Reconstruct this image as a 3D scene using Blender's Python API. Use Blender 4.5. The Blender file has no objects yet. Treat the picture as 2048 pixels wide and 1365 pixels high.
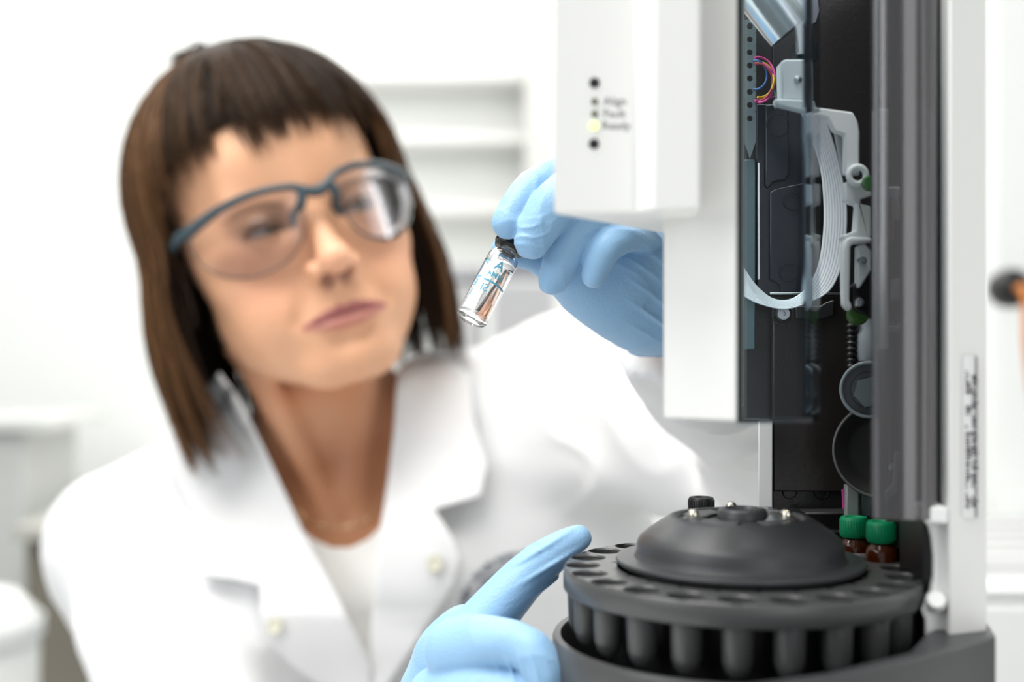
import bpy, bmesh, math, random
import numpy as np
from mathutils import Vector, Matrix
from mathutils.bvhtree import BVHTree

random.seed(7); np.random.seed(7)
SC = bpy.context.scene
COL = SC.collection
F = 2450.0                      # focal length in pixels of the 2048x1365 frame
HC = 1.25                       # height of the camera above the floor

# ------------------------------------------------------------------ camera, world, lights, exposure
cam_d = bpy.data.cameras.new('camera'); cam = bpy.data.objects.new('camera', cam_d); COL.objects.link(cam)
cam.location = (0, 0, HC); cam.rotation_euler = (math.pi/2, 0, 0)
cam_d.sensor_width = 36.0; cam_d.lens = F/2048*36.0
cam_d.clip_start = 0.02; cam_d.clip_end = 60
cam_d.dof.use_dof = True; cam_d.dof.focus_distance = 0.447; cam_d.dof.aperture_fstop = 5.0
SC.camera = cam
SC.view_settings.view_transform = 'Standard'; SC.view_settings.look = 'None'
SC.view_settings.gamma = 1.0; SC.view_settings.exposure = -0.08; SC.view_settings.use_curve_mapping = False

wld = bpy.data.worlds.new('daylight'); SC.world = wld; wld.use_nodes = True
bgn = wld.node_tree.nodes['Background']; bgn.inputs[0].default_value = (0.93, 0.97, 1.0, 1); bgn.inputs[1].default_value = 0.36

def area(name, loc, target, sx, sy, power, col=(1, 1, 1)):
    l = bpy.data.lights.new(name, 'AREA'); l.shape = 'RECTANGLE'; l.size = sx; l.size_y = sy; l.energy = power; l.color = col
    o = bpy.data.objects.new(name, l); COL.objects.link(o); o.location = loc
    o.rotation_euler = (Vector(target)-Vector(loc)).to_track_quat('-Z', 'Y').to_euler()
    return o
area('ceiling_light', (-0.55, 0.25, 2.72), (-0.45, 0.35, 0), 1.2, 1.5, 54, (1, .985, .95))
area('ceiling_light', (0.2, 2.25, 2.72), (0.2, 2.25, 0), 2.6, 1.3, 48, (1, .99, .97))
area('offscreen_light', (-2.2, -0.9, 2.1), (-0.1, 0.7, 1.2), 1.5, 1.5, 26, (.96, .98, 1.0))
area('offscreen_light', (.86, -1.85, 1.6), (.12, .36, 1.25), 1.1, 1.7, 13, (1, .98, 1.0))  # added behind the camera to put a bright streak on the round cover
area('offscreen_light', (2.9, 1.2, 2.0), (0.2, 0.9, 1.2), 1.3, 1.5, 12, (.96, .98, 1.0))

# ------------------------------------------------------------------ helpers
def P(x, y, d):                 # the point at depth d that lies at pixel (x, y)
    return np.array([(x-1024)/F*d, d, HC+(682.5-y)/F*d])
def X(x, d): return (x-1024)/F*d
def Z(y, d): return HC+(682.5-y)/F*d

def mat(name, col, rough=.5, metal=0., spec=.5, bump=0., bscale=200., coat=0., trans=0., ior=1.45, sss=0., sscol=None,
        attr=None, emis=None, estr=0., var=0., vscale=30., stretch=None, sheen=0., alpha=1.):
    m = bpy.data.materials.new(name); m.use_nodes = True
    nt = m.node_tree; b = nt.nodes['Principled BSDF']
    b.inputs['Base Color'].default_value = (*col, 1); b.inputs['Roughness'].default_value = rough
    b.inputs['Metallic'].default_value = metal; b.inputs['Specular IOR Level'].default_value = spec
    b.inputs['IOR'].default_value = ior
    b.inputs['Coat Weight'].default_value = coat; b.inputs['Coat Roughness'].default_value = .08
    b.inputs['Transmission Weight'].default_value = trans
    b.inputs['Alpha'].default_value = alpha
    if sss:
        b.inputs['Subsurface Weight'].default_value = sss; b.inputs['Subsurface Scale'].default_value = .012
        b.inputs['Subsurface Radius'].default_value = sscol or (1, .35, .18)
    if sheen: b.inputs['Sheen Weight'].default_value = sheen
    if emis: b.inputs['Emission Color'].default_value = (*emis, 1); b.inputs['Emission Strength'].default_value = estr
    tc = nt.nodes.new('ShaderNodeTexCoord')
    def noise(scale, detail=3):
        n = nt.nodes.new('ShaderNodeTexNoise'); n.inputs['Scale'].default_value = scale; n.inputs['Detail'].default_value = detail
        if stretch:
            mp = nt.nodes.new('ShaderNodeMapping'); mp.inputs['Scale'].default_value = stretch
            nt.links.new(tc.outputs['Object'], mp.inputs[0]); nt.links.new(mp.outputs[0], n.inputs['Vector'])
        else: nt.links.new(tc.outputs['Object'], n.inputs['Vector'])
        return n
    if bump:
        n = noise(bscale); bn = nt.nodes.new('ShaderNodeBump'); bn.inputs['Strength'].default_value = bump; bn.inputs['Distance'].default_value = .001
        nt.links.new(n.outputs['Fac'], bn.inputs['Height']); nt.links.new(bn.outputs[0], b.inputs['Normal'])
    src = None
    if attr:
        a = nt.nodes.new('ShaderNodeAttribute'); a.attribute_name = attr; src = a.outputs['Color']
        nt.links.new(src, b.inputs['Base Color'])
    if var:
        n = noise(vscale, 2); hs = nt.nodes.new('ShaderNodeHueSaturation')
        mr = nt.nodes.new('ShaderNodeMapRange'); mr.inputs['To Min'].default_value = 1-var; mr.inputs['To Max'].default_value = 1+var
        nt.links.new(n.outputs['Fac'], mr.inputs[0]); nt.links.new(mr.outputs[0], hs.inputs['Value'])
        if src: nt.links.new(src, hs.inputs['Color'])
        else: hs.inputs['Color'].default_value = (*col, 1)
        nt.links.new(hs.outputs[0], b.inputs['Base Color'])
    return m

def smoked(name, tint, rough=.05, spec=.5, haze=0.):     # clear tinted plastic that dims what lies behind it, with a glossy face
    m = bpy.data.materials.new(name); m.use_nodes = True; nt = m.node_tree; nt.nodes.clear()
    o = nt.nodes.new('ShaderNodeOutputMaterial'); t = nt.nodes.new('ShaderNodeBsdfTransparent'); t.inputs[0].default_value = (*tint, 1)
    g = nt.nodes.new('ShaderNodeBsdfGlossy'); g.inputs[0].default_value = (1, 1, 1, 1); g.inputs['Roughness'].default_value = rough
    fr = nt.nodes.new('ShaderNodeFresnel'); fr.inputs[0].default_value = 1.0+spec
    mx = nt.nodes.new('ShaderNodeMixShader')
    nt.links.new(fr.outputs[0], mx.inputs[0]); nt.links.new(t.outputs[0], mx.inputs[1]); nt.links.new(g.outputs[0], mx.inputs[2])
    out = mx.outputs[0]
    if haze:
        df = nt.nodes.new('ShaderNodeBsdfDiffuse'); df.inputs[0].default_value = (.5, .49, .5, 1); m2 = nt.nodes.new('ShaderNodeMixShader')
        m2.inputs[0].default_value = haze; nt.links.new(out, m2.inputs[1]); nt.links.new(df.outputs[0], m2.inputs[2]); out = m2.outputs[0]
    nt.links.new(out, o.inputs[0]); return m

def orig(o):
    v = np.zeros(3)
    while o is not None: v += np.array(o.location); o = o.parent
    return v

def mk(name, v, f, m, parent=None, smooth=None, bevel=0, bseg=2, col=None, loc=None, cname='pigment'):
    v = np.asarray(v, float)
    o3 = orig(parent) if parent is not None else (np.array(loc) if loc is not None else np.zeros(3))
    me = bpy.data.meshes.new(name); me.from_pydata((v-o3).tolist(), [], [list(map(int, q)) for q in f]); me.validate(); me.update()
    o = bpy.data.objects.new(name, me); COL.objects.link(o)
    if parent is not None: o.parent = parent
    elif loc is not None: o.location = loc
    if m: me.materials.append(m)
    if col is not None:
        ca = me.color_attributes.new(cname, 'FLOAT_COLOR', 'POINT')
        c4 = np.ones((len(v), 4)); c4[:, :3] = col; ca.data.foreach_set('color', c4.ravel())
    if smooth is not None:
        me.polygons.foreach_set('use_smooth', [True]*len(me.polygons))
        if smooth < 180: me.set_sharp_from_angle(angle=math.radians(smooth))
    if bevel:
        b = o.modifiers.new('bevel', 'BEVEL'); b.width = bevel; b.segments = bseg; b.limit_method = 'ANGLE'; b.angle_limit = math.radians(35)
        b.harden_normals = False
        me.polygons.foreach_set('use_smooth', [True]*len(me.polygons)); me.set_sharp_from_angle(angle=math.radians(50))
    return o

def empty(name, loc, label=None, cat=None, group=None):
    o = bpy.data.objects.new(name, None); o.location = tuple(loc); COL.objects.link(o); o.empty_display_size = .02
    tag(o, label, cat, group); return o
def tag(o, label=None, cat=None, group=None, kind=None):
    if label: o['label'] = label
    if cat: o['category'] = cat
    if group: o['group'] = group
    if kind: o['kind'] = kind
    return o

class MB:
    def __init__(s): s.v = []; s.f = []
    def add(s, v, f):
        n = len(s.v); s.v += [tuple(q) for q in v]; s.f += [tuple(int(i)+n for i in q) for q in f]; return s
    def box(s, lo, hi):
        x0, y0, z0 = lo; x1, y1, z1 = hi
        return s.add([(x0,y0,z0),(x1,y0,z0),(x1,y1,z0),(x0,y1,z0),(x0,y0,z1),(x1,y0,z1),(x1,y1,z1),(x0,y1,z1)],
                     [(0,3,2,1),(4,5,6,7),(0,1,5,4),(1,2,6,5),(2,3,7,6),(3,0,4,7)])
    def prism(s, pts, z0, z1):      # plan outline -> vertical prism
        n = len(pts); v = [(x, y, z0) for x, y in pts]+[(x, y, z1) for x, y in pts]
        return s.add(v, [tuple(range(n))[::-1], tuple(range(n, 2*n))]+[(i, (i+1) % n, n+(i+1) % n, n+i) for i in range(n)])
    def slab(s, pts, n):            # 3-D outline pushed along vector n
        k = len(pts); n = np.array(n); v = [np.array(p) for p in pts]+[np.array(p)+n for p in pts]
        return s.add(v, [tuple(range(k))[::-1], tuple(range(k, 2*k))]+[(i, (i+1) % k, k+(i+1) % k, k+i) for i in range(k)])
    def lathe(s, prof, c, axis=(0, 0, 1), n=48, closed=False):   # prof = [(r, h)...] about axis through c
        a = Vector(axis).normalized(); q = Vector((0, 0, 1)).rotation_difference(a); c = Vector(c)
        v = []; f = []; m = len(prof)
        for k in range(n):
            t = 2*math.pi*k/n
            for r, h in prof: v.append(c+q @ Vector((r*math.cos(t), r*math.sin(t), h)))
        for k in range(n):
            k2 = (k+1) % n
            for i in range(m-1 if not closed else m):
                j = (i+1) % m; f.append((k*m+i, k2*m+i, k2*m+j, k*m+j))
        if not closed:
            if prof[0][0] > 1e-9: f.append(tuple(k*m for k in range(n))[::-1])
            if prof[-1][0] > 1e-9: f.append(tuple(k*m+m-1 for k in range(n)))
        return s.add(v, f)
    def tube(s, pts, r, n=8, caps=True):
        pts = [Vector(p) for p in pts]; m = len(pts); rr = r if hasattr(r, '__len__') else [r]*m
        v = []; f = []; up = None
        for i, p in enumerate(pts):
            t = (pts[min(i+1, m-1)]-pts[max(i-1, 0)]).normalized()
            if up is None: up = t.orthogonal().normalized()
            up = (up-t*up.dot(t)).normalized(); w = t.cross(up)
            for k in range(n):
                a = 2*math.pi*k/n; v.append(p+(up*math.cos(a)+w*math.sin(a))*rr[i])
        for i in range(m-1):
            for k in range(n): f.append((i*n+k, i*n+(k+1) % n, (i+1)*n+(k+1) % n, (i+1)*n+k))
        if caps: f.append(tuple(range(n))[::-1]); f.append(tuple(range((m-1)*n, m*n)))
        return s.add(v, f)
    def torus(s, c, R, r, axis=(0, 1, 0), n=32, k=8, a0=0, a1=360):
        a = Vector(axis).normalized(); q = Vector((0, 0, 1)).rotation_difference(a)
        full = abs(a1-a0) >= 360
        pts = [Vector(c)+q @ Vector((R*math.cos(math.radians(a0+(a1-a0)*i/n)), R*math.sin(math.radians(a0+(a1-a0)*i/n)), 0)) for i in range(n+1)]
        return s.tube(pts, r, k, caps=not full)
    def build(s, name, m, parent=None, smooth=None, bevel=0, loc=None, bseg=2):
        return mk(name, s.v, s.f, m, parent, smooth, bevel, bseg, loc=loc)

def spline(pts, n):             # Catmull-Rom through points of any dimension
    p = [np.array(q, float) for q in pts]; p = [2*p[0]-p[1]]+p+[2*p[-1]-p[-2]]; out = []; m = len(p)-3
    for i in range(n):
        t = i/(n-1)*m; k = min(int(t), m-1); t -= k; a, b, c, d = p[k:k+4]
        out.append(.5*(2*b+(c-a)*t+(2*a-5*b+4*c-d)*t*t+(3*b-a-3*c+d)*t**3))
    return out

def text_mesh(body, size, mapf, bold=False, depth=0.):      # flat text turned into a mesh, each point sent through mapf(x, y)
    c = bpy.data.curves.new('t', 'FONT'); c.body = body; c.size = size; c.align_x = 'CENTER'; c.align_y = 'CENTER'
    if bold: c.offset = size*.02
    c.resolution_u = 3
    o = bpy.data.objects.new('t', c); COL.objects.link(o); dg = bpy.context.evaluated_depsgraph_get()
    me = bpy.data.meshes.new_from_object(o.evaluated_get(dg)); bpy.data.objects.remove(o); bpy.data.curves.remove(c)
    bm = bmesh.new(); bm.from_mesh(me)
    bmesh.ops.triangulate(bm, faces=bm.faces[:])
    for _ in range(2):
        es = [e for e in bm.edges if e.calc_length() > size*.12]
        if es: bmesh.ops.subdivide_edges(bm, edges=es, cuts=1)
    bmesh.ops.triangulate(bm, faces=bm.faces[:])
    v = [mapf(q.co.x, q.co.y) for q in bm.verts]; f = [[q.index for q in fc.verts] for fc in bm.faces]
    bm.free(); bpy.data.meshes.remove(me); return v, f

# ---- implicit surfaces -------------------------------------------------------------------------
def nrm(a): return np.sqrt((a*a).sum(-1))
def smin(a, b, k):
    h = np.maximum(k-np.abs(a-b), 0)/k; return np.minimum(a, b)-h*h*k*.25
def smax(a, b, k): return -smin(-a, -b, k)
def ell(p, c, r):
    q = p-np.array(c); r = np.array(r, float); k0 = nrm(q/r); k1 = np.maximum(nrm(q/(r*r)), 1e-9); return k0*(k0-1)/k1
def cap(p, a, b, ra, rb=None):
    rb = ra if rb is None else rb
    a = np.array(a); b = np.array(b); ab = b-a; t = np.clip(((p-a)@ab)/max(ab@ab, 1e-12), 0, 1)
    return nrm(p-a-t[:, None]*ab)-(ra+(rb-ra)*t)
def chain(p, pts, rr, k=.002):
    d = None
    for i in range(len(pts)-1):
        e = cap(p, pts[i], pts[i+1], rr[i], rr[i+1]); d = e if d is None else smin(d, e, k)
    return d
def wob(p, s, seed=0):          # cheap smooth noise, about -1..1
    r = np.random.RandomState(seed); o = 0
    for i in range(4):
        w = r.normal(size=3); w /= np.linalg.norm(w); w2 = r.normal(size=3); w2 /= np.linalg.norm(w2)
        o = o+np.sin(p@w*s*(1+.3*i)+r.rand()*6.28+1.4*np.sin(p@w2*s*.7+r.rand()*6))
    return o/4
def bounded(f, p, c, R, m=.03):
    d = nrm(p-np.array(c))-R; out = np.maximum(d, .9*m); k = d < m
    if k.any(): out[k] = f(p[k])
    return out

def mesh_sdf(f, lo, hi, h, B=8, slack=1.25, newton=1):
    lo = np.array(lo); hi = np.array(hi); nb = np.ceil((hi-lo)/(B*h)).astype(int)
    g = np.stack(np.meshgrid(*[np.arange(n) for n in nb], indexing='ij'), -1).reshape(-1, 3)
    def ev(p):
        return np.concatenate([f(p[i:i+400000]) for i in range(0, len(p), 400000)]) if len(p) else np.zeros(0)
    c = lo+(g+.5)*B*h; g = g[np.abs(ev(c)) < .87*B*h*slack+.0005]
    n1 = B+1; l = np.stack(np.meshgrid(*[np.arange(n1)]*3, indexing='ij'), -1)
    gi = g[:, None, None, None, :]*B+l[None]
    D = ev((lo+gi.reshape(-1, 3)*h)).reshape(len(g), n1, n1, n1)
    S = D < 0
    N = (nb*B+2).astype(np.int64)
    key = lambda q: (q[..., 0]*N[1]+q[..., 1])*N[2]+q[..., 2]
    cnt = sum(S[:, a:a+B, b:b+B, c_:c_+B].astype(np.int8) for a in (0, 1) for b in (0, 1) for c_ in (0, 1))
    act = np.argwhere((cnt > 0) & (cnt < 8)); bi = act[:, 0]; ci = act[:, 1:]
    pos = np.zeros((len(act), 3)); num = np.zeros(len(act))
    cor = [(a, b, c_) for a in (0, 1) for b in (0, 1) for c_ in (0, 1)]
    for a in cor:
        for ax in range(3):
            if a[ax]: continue
            b = list(a); b[ax] = 1
            da = D[bi, ci[:, 0]+a[0], ci[:, 1]+a[1], ci[:, 2]+a[2]]; db = D[bi, ci[:, 0]+b[0], ci[:, 1]+b[1], ci[:, 2]+b[2]]
            m = (da < 0) != (db < 0); t = np.where(m, da/np.where(m, da-db, 1), 0)
            q = np.array(a, float)[None].repeat(len(act), 0); q[:, ax] = t
            pos[m] += q[m]; num[m] += 1
    gc = g[bi]*B+ci; V = lo+(gc+pos/num[:, None])*h
    k = key(gc); so = np.argsort(k); ks = k[so]; V = V[so]
    quads = []
    for ax in range(3):
        b = [0, 0, 0]; b[ax] = 1
        A_ = S[:, :B, :B, :B]; C_ = S[:, b[0]:b[0]+B, b[1]:b[1]+B, b[2]:b[2]+B]
        e = np.argwhere(A_ != C_); q = g[e[:, 0]]*B+e[:, 1:]; s = A_[e[:, 0], e[:, 1], e[:, 2], e[:, 3]]
        u, w = (ax+1) % 3, (ax+2) % 3; du = np.zeros(3, int); du[u] = 1; dw = np.zeros(3, int); dw[w] = 1
        cs = [q-du-dw, q-dw, q, q-du]; ids = []; ok = (q[:, u] > 0) & (q[:, w] > 0)
        for c2 in cs:
            kk = key(c2); i = np.clip(np.searchsorted(ks, kk), 0, len(ks)-1); ok &= ks[i] == kk; ids.append(i)
        Q = np.stack(ids, 1); Q = np.where(s[:, None], Q, Q[:, ::-1]); quads.append(Q[ok])
    for _ in range(newton):
        e = h*.4; d0 = ev(V); G = np.stack([ev(V+np.eye(3)[i]*e)-ev(V-np.eye(3)[i]*e) for i in range(3)], 1)/(2*e)
        L = np.maximum((G*G).sum(1), .2); V = V-G*(np.clip(d0, -h, h)/L)[:, None]
    return V, np.concatenate(quads)

# ------------------------------------------------------------------ materials
M = dict(
    white=mat('white_plastic', (.80, .80, .78), .42, bump=.05, bscale=900),
    white2=mat('white_sheet_metal', (.80, .81, .80), .35),
    wall=mat('wall_paint', (.90, .91, .89), .8, bump=.1, bscale=60),
    floor=mat('floor_vinyl', (.55, .56, .55), .4, var=.06, vscale=6),
    darkgrey=mat('dark_grey_plastic', (.042, .043, .046), .38, bump=.12, bscale=1500),
    midgrey=mat('mid_grey_plastic', (.064, .065, .066), .33, bump=.1, bscale=1200),
    black=mat('black_plastic', (.008, .008, .009), .4),
    blackpanel=mat('black_painted_metal', (.022, .021, .022), .32, bump=.1, bscale=600),
    bluegrey=mat('blue_grey_plate', (.014, .018, .028), .22, bump=.08, bscale=500),
    steel=mat('brushed_steel', (.62, .66, .68), .28, metal=1., bump=.05, bscale=400),
    greysteel=mat('grey_zinc', (.20, .25, .26), .4, metal=.6),
    bracket=mat('white_bracket', (.75, .80, .82), .3),
    ribbon=mat('ribbon_insulation', (.80, .86, .90), .3),
    green=mat('green_cap_plastic', (.0, .27, .11), .4),
    amber=mat('amber_glass', (.10, .02, .004), .08, trans=.35, coat=.5),
    paper=mat('paper_label', (.8, .8, .8), .6),
    ink=mat('grey_ink', (.12, .11, .12), .6),
    glove=mat('nitrile_glove', (.265, .46, .68), .42, spec=.42, bump=.22, bscale=1100, sss=.06, sscol=(.3, .6, 1), sheen=.1),
    coat=mat('white_cotton', (.765, .765, .77), .85, bump=.25, bscale=500, sheen=.1),
    shirt=mat('shirt_cotton', (.82, .81, .78), .85, bump=.2, bscale=700),
    skin=mat('skin', (.7, .42, .28), .42, spec=.45, sss=.22, attr='pigment', bump=.08, bscale=500, var=.05, vscale=18),
    hair=mat('hair', (.08, .04, .02), .42, spec=.16, attr='pigment'),
    frame=mat('grey_blue_plastic', (.035, .06, .075), .35),
    glass=mat('clear_glass', (1, 1, 1), .0, trans=1., ior=1.47),
    water=mat('clear_liquid', (1, 1, 1), .0, trans=1., ior=1.33),
    lens=smoked('clear_lens', (.955, .95, .965), .08, .34),
    gold=mat('gold', (.85, .6, .35), .25, metal=1.),
)

# ------------------------------------------------------------------ the room
def structure(mb, name, m, **k): return tag(mb.build(name, m, **k), kind='structure')
structure(MB().box((-3.2, -2.4, -.1), (3.6, 3.4, 0)), 'floor', M['floor'])
structure(MB().box((-3.2, -2.4, 2.8), (3.6, 3.4, 2.9)), 'ceiling', M['wall'])
structure(MB().box((-3.2, 3.2, 0), (3.6, 3.4, 2.8)), 'wall_back', M['wall'])
structure(MB().box((3.4, -2.4, 0), (3.6, 3.2, 2.8)), 'wall_right', M['wall'])

# lab bench along the back wall
bt = tag(MB().box((-.90, 2.35, .86), (3.3, 3.2, .90)).build('lab_bench', M['white'], bevel=.004),
         'long white laboratory bench against the back wall', 'bench')
# open white wall shelving behind the head
sh = empty('wall_shelf', (.0, 3.0, 1.4), 'white open wall shelving with grey side post behind the raised hand', 'shelf')
post = MB().box((X(1050, 2.85), 2.83, 1.30), (X(1106, 2.85), 3.2, 2.6)).build('side_post', mat('pale_grey_metal', (.60, .60, .57), .5), sh, bevel=.003)
for py in (112, 246, 398):
    MB().box((X(560, 2.85), 3.06, Z(py, 2.85)-.012), (X(1050, 2.85), 3.2, Z(py, 2.85)+.012)).build('shelf_board', mat('shelf_white', (.84, .84, .82), .5), sh, bevel=.003)
# grey equipment and boxes on the bench, behind the raised hand
eq = empty('bench_instrument', P(1040, 560, 2.5), 'blurred grey instrument on the back bench below the raised hand', 'instrument')
MB().box((X(985, 2.45), 2.45, .9), (X(1110, 2.45), 2.65, Z(560, 2.45))).build('housing', mat('instrument_grey', (.42, .42, .43), .5), eq, bevel=.01)
MB().box(P(1000, 562, 2.5), P(1090, 520, 2.62)).build('display', mat('instrument_dark', (.22, .22, .24), .4), eq, bevel=.01)
eq2 = empty('storage_box', P(900, 560, 2.6), 'blurred pale grey storage box on the back bench beside the hair', 'box')
MB().box((X(885, 2.55), 2.55, .9), (X(965, 2.55), 2.75, Z(560, 2.55))).build('box_body', mat('box_grey', (.5, .5, .5), .6), eq2, bevel=.01)
MB().box(P(880, 560, 2.54), P(970, 545, 2.76)).build('box_lid', mat('box_lid_grey', (.36, .36, .38), .6), eq2, bevel=.005)

# left background: dark brown cabinet and a white bin before it
cb = empty('base_cabinet', (-.8, 2.2, 0), 'dark brown base cabinet at the left behind the white coat', 'cabinet')
MB().box((X(52, 2.0), 2.0, .05), (X(330, 2.0), 2.3, Z(1075, 2.0))).build('carcass', mat('brown_laminate', (.17, .155, .125), .6, var=.25, vscale=5), cb, bevel=.004)
MB().box((X(45, 2.0), 1.96, Z(1075, 2.0)), (X(335, 2.0), 2.34, Z(1045, 2.0))).build('worktop', mat('stone_worktop', (.42, .41, .38), .5), cb, bevel=.004)
bn = empty('waste_bin', (X(10, 1.6), 1.6, 0), 'white round-shouldered waste bin at the lower left edge', 'bin')
MB().lathe([(.0, 0), (.105, 0), (.115, Z(1260, 1.6)-.02), (.112, Z(1230, 1.6)), (.09, Z(1195, 1.6)), (.05, Z(1178, 1.6)), (0, Z(1172, 1.6))], (X(-108, 1.6), 1.6, 0), n=40).build('bin_body', mat('bin_white', (.72, .73, .72), .4), bn, smooth=50)
MB().lathe([(.117, 0), (.121, 0), (.121, .02), (.117, .02)], (X(-108, 1.6), 1.6, Z(1275, 1.6)), n=40, closed=True).build('rim', mat('bin_rim', (.6, .62, .62), .4), bn, smooth=50)
sc_ = empty('side_counter', (X(20, 2.4), 2.4, 0), 'pale grey counter unit behind the bin at the left edge', 'counter')
MB().box((X(-260, 2.5), 2.5, 0), (X(48, 2.5), 2.8, Z(860, 2.5))).build('unit', mat('counter_grey', (.55, .56, .54), .5), sc_, bevel=.004)
MB().box((X(-260, 2.5), 2.46, Z(860, 2.5)), (X(110, 2.5), 2.82, Z(835, 2.5))).build('counter_top', mat('counter_top_grey', (.66, .67, .65), .5), sc_, bevel=.004)

# right background: white instrument with vent slats, and a dark round port with an orange tube
wi = empty('chromatograph', (X(2120, 1.2), 1.2, .9), 'white bench instrument with vent slats at the right edge', 'instrument')
MB().box((X(1940, 1.1), 1.1, .9), (X(2400, 1.1), 1.6, Z(1205, 1.1))).build('housing', M['white2'], wi, bevel=.006)
top = MB().slab([P(1940, 1200, 1.1), P(2400, 1200, 1.1), P(2400, 1090, 1.6), P(1940, 1090, 1.6)], (0, 0, .012)).build('top_panel', M['white2'], wi, bevel=.003)
for k in range(6):
    y = 1.17+.055*k
    MB().box((X(1990, 1.1)+.02*k, y, Z(1200, 1.1)+.004+.0), (X(2390, 1.1), y+.014, Z(1200, 1.1)+.026)).build('vent_slat', mat('slat_white', (.62, .62, .62), .5), top, bevel=.002)
pt = empty('wall_port', P(2020, 577, 1.5), 'dark round port with an orange and pale pink tube at the right edge', 'port')
MB().lathe([(0, -.02), (.022, -.02), (.024, 0), (.022, .012), (.012, .02), (0, .02)], P(2022, 577, 1.45), (0, -1, 0), 32).build('socket', M['black'], pt, smooth=40)
MB().tube(spline([P(2036, 578, 1.42), P(2046, 578, 1.40), P(2052, 620, 1.4), P(2054, 700, 1.4), P(2070, 820, 1.42)], 24), .0045, 8).build('tube', mat('orange_tube', (.65, .22, .05), .4), pt, smooth=60)
pw = tag(MB().box((X(1985, 1.62), 1.62, .9), (X(2500, 1.62), 1.70, 2.2)).build('instrument_tower', M['white2'], bevel=.008),
         'tall plain white cabinet panel behind the right edge carrying the dark port', 'cabinet')
MB().lathe([(.006, 0), (.006, .18)], P(2022, 577, 1.625), (0, -1, 0), 16).build('pipe', M['black'], pt, smooth=40)

# front bench carrying the sampler
tag(MB().box((-.9, .10, .97), (.9, .505, 1.0)).build('workbench', mat('bench_laminate', (.72, .73, .73), .35), bevel=.003),
    'pale laminate workbench carrying the autosampler', 'bench')

# ------------------------------------------------------------------ autosampler
AS = empty('autosampler', (.09, .42, 1.0), 'white autosampler tower with smoked windows and exposed mechanism', 'autosampler')
TOP = Z(-260, .36)
# front covers
fc = MB().prism([(X(1106, .345), .345), (X(1272, .345), .345), (X(1310, .335), .335), (X(1402, .335), .335), (.0565, .41), (.0500, .407)],
                Z(428, .345), TOP).build('indicator_cover', M['white'], AS, bevel=.0009)
G = (X(1325, .36), .36)
mc = MB().prism([G, (X(1402, .354), .354), (X(1474, .347), .347), (X(1474, .347)+.0025, .349), (.0735, .400), (.0795, .4185)],
                Z(842, .352), TOP).build('main_cover', M['white'], AS, bevel=.0009)
# slight overlap step between the two front covers, then lamps and lettering
yf = .345
for px, py, r, kind in ((1189, 166, 10, 'hole'), (1189, 203, 6.2, 'lamp'), (1189, 228, 6.2, 'lamp'), (1188, 252, 9, 'lit'), (1188, 288, 10, 'hole')):
    r = r/F*yf
    if kind == 'hole':
        o = MB().lathe([(r*1.05, -.0006), (r*1.05, .0002), (r*.93, .0003), (r*.9, .0003), (0, .0003)], P(px, py, yf), (0, -1, 0), 24).build('screw_hole', M['black'], fc, smooth=40)
    elif kind == 'lamp':
        MB().lathe([(r*1.1, -.0004), (r*1.1, .0002), (r*.6, .0008), (0, .0010)], P(px, py, yf), (0, -1, 0), 24).build('indicator_lamp', mat('unlit_lamp', (.10, .10, .05), .3), fc, smooth=60)
    else:
        o = MB().lathe([(r*1.0, -.0004), (r*1.0, .0003), (r*.6, .0009), (0, .0011)], P(px, py, yf), (0, -1, 0), 24).build('indicator_lamp', mat('lit_lamp', (.6, .8, .2), .3, emis=(.80, 1., .38), estr=1.05), fc, smooth=60)
        o['label'] = 'glowing yellow-green ready lamp'
for body, px, py in (('Align', 1230, 203), ('Fault', 1229, 228), ('Ready', 1232, 252)):
    v, f = text_mesh(body, 23/F*yf, lambda x, y, a=px, b=py: tuple(P(a, b, yf)+np.array([x, -.00012, y])))
    mk('lettering', v, f, M['ink'], fc)

# dark chassis: back plate, inner side, lower part, white side sheet
MB().box((X(1482, .455), .455, Z(838, .455)), (X(1545, .455), .463, TOP)).box((X(1545, .455), .455, Z(1290, .455)), (X(1900, .455), .463, TOP)) \
    .build('chassis_plate', M['blackpanel'], AS, bevel=.0004)
MB().prism([(X(1850, .462), .462), (.1405, .462), (.1405, .40), (.1300, .375), (.1265, .377), (.1265, .40)], Z(1290, .455), TOP).build('inner_wall', M['black'], AS)
MB().prism([(X(1517, .445), .445), (X(1545, .445), .445), (X(1545, .445)+.002, .4635), (X(1517, .445)+.004, .4635)], Z(1016, .445), Z(842, .445)) \
    .build('side_sheet', M['white2'], AS, bevel=.0003)
# right-hand column with its ledge and cut-out
cz = Z(1302, .366)
col = MB().prism([(X(1881, .374), .374), (X(1898, .362), .362), (X(1974, .367), .367), (.166, .470), (.1405, .470), (.1405, .40)], cz, TOP).build('column', M['white'], AS, bevel=.0008)
pr = [(1849, 1017), (1849, 1047), (1858, 1054), (1864, 1080), (1868, 1120), (1868, 1160), (1862, 1190), (1850, 1210), (1841, 1222), (1850, 1240), (1850, 1304), (1905, 1310), (1905, 1017)]
MB().slab([P(x, y, .368) for x, y in pr], (.0035, .014, 0)).build('column_bracket', M['white2'], AS, bevel=.0006)
MB().slab([P(1847, 1013, .362), P(1898, 1015, .362), P(1898, 1050, .362), P(1850, 1046, .362)], (0.001, .012, 0)).build('ledge', M['white2'], AS, bevel=.0008)
MB().lathe([(0, -.002), (.0028, -.002), (.0032, .002), (.0024, .004), (0, .004)], P(1872, 1206, .366), (-.3, -1, .5), 20).build('locating_pin', M['white2'], AS, smooth=60)
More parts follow.
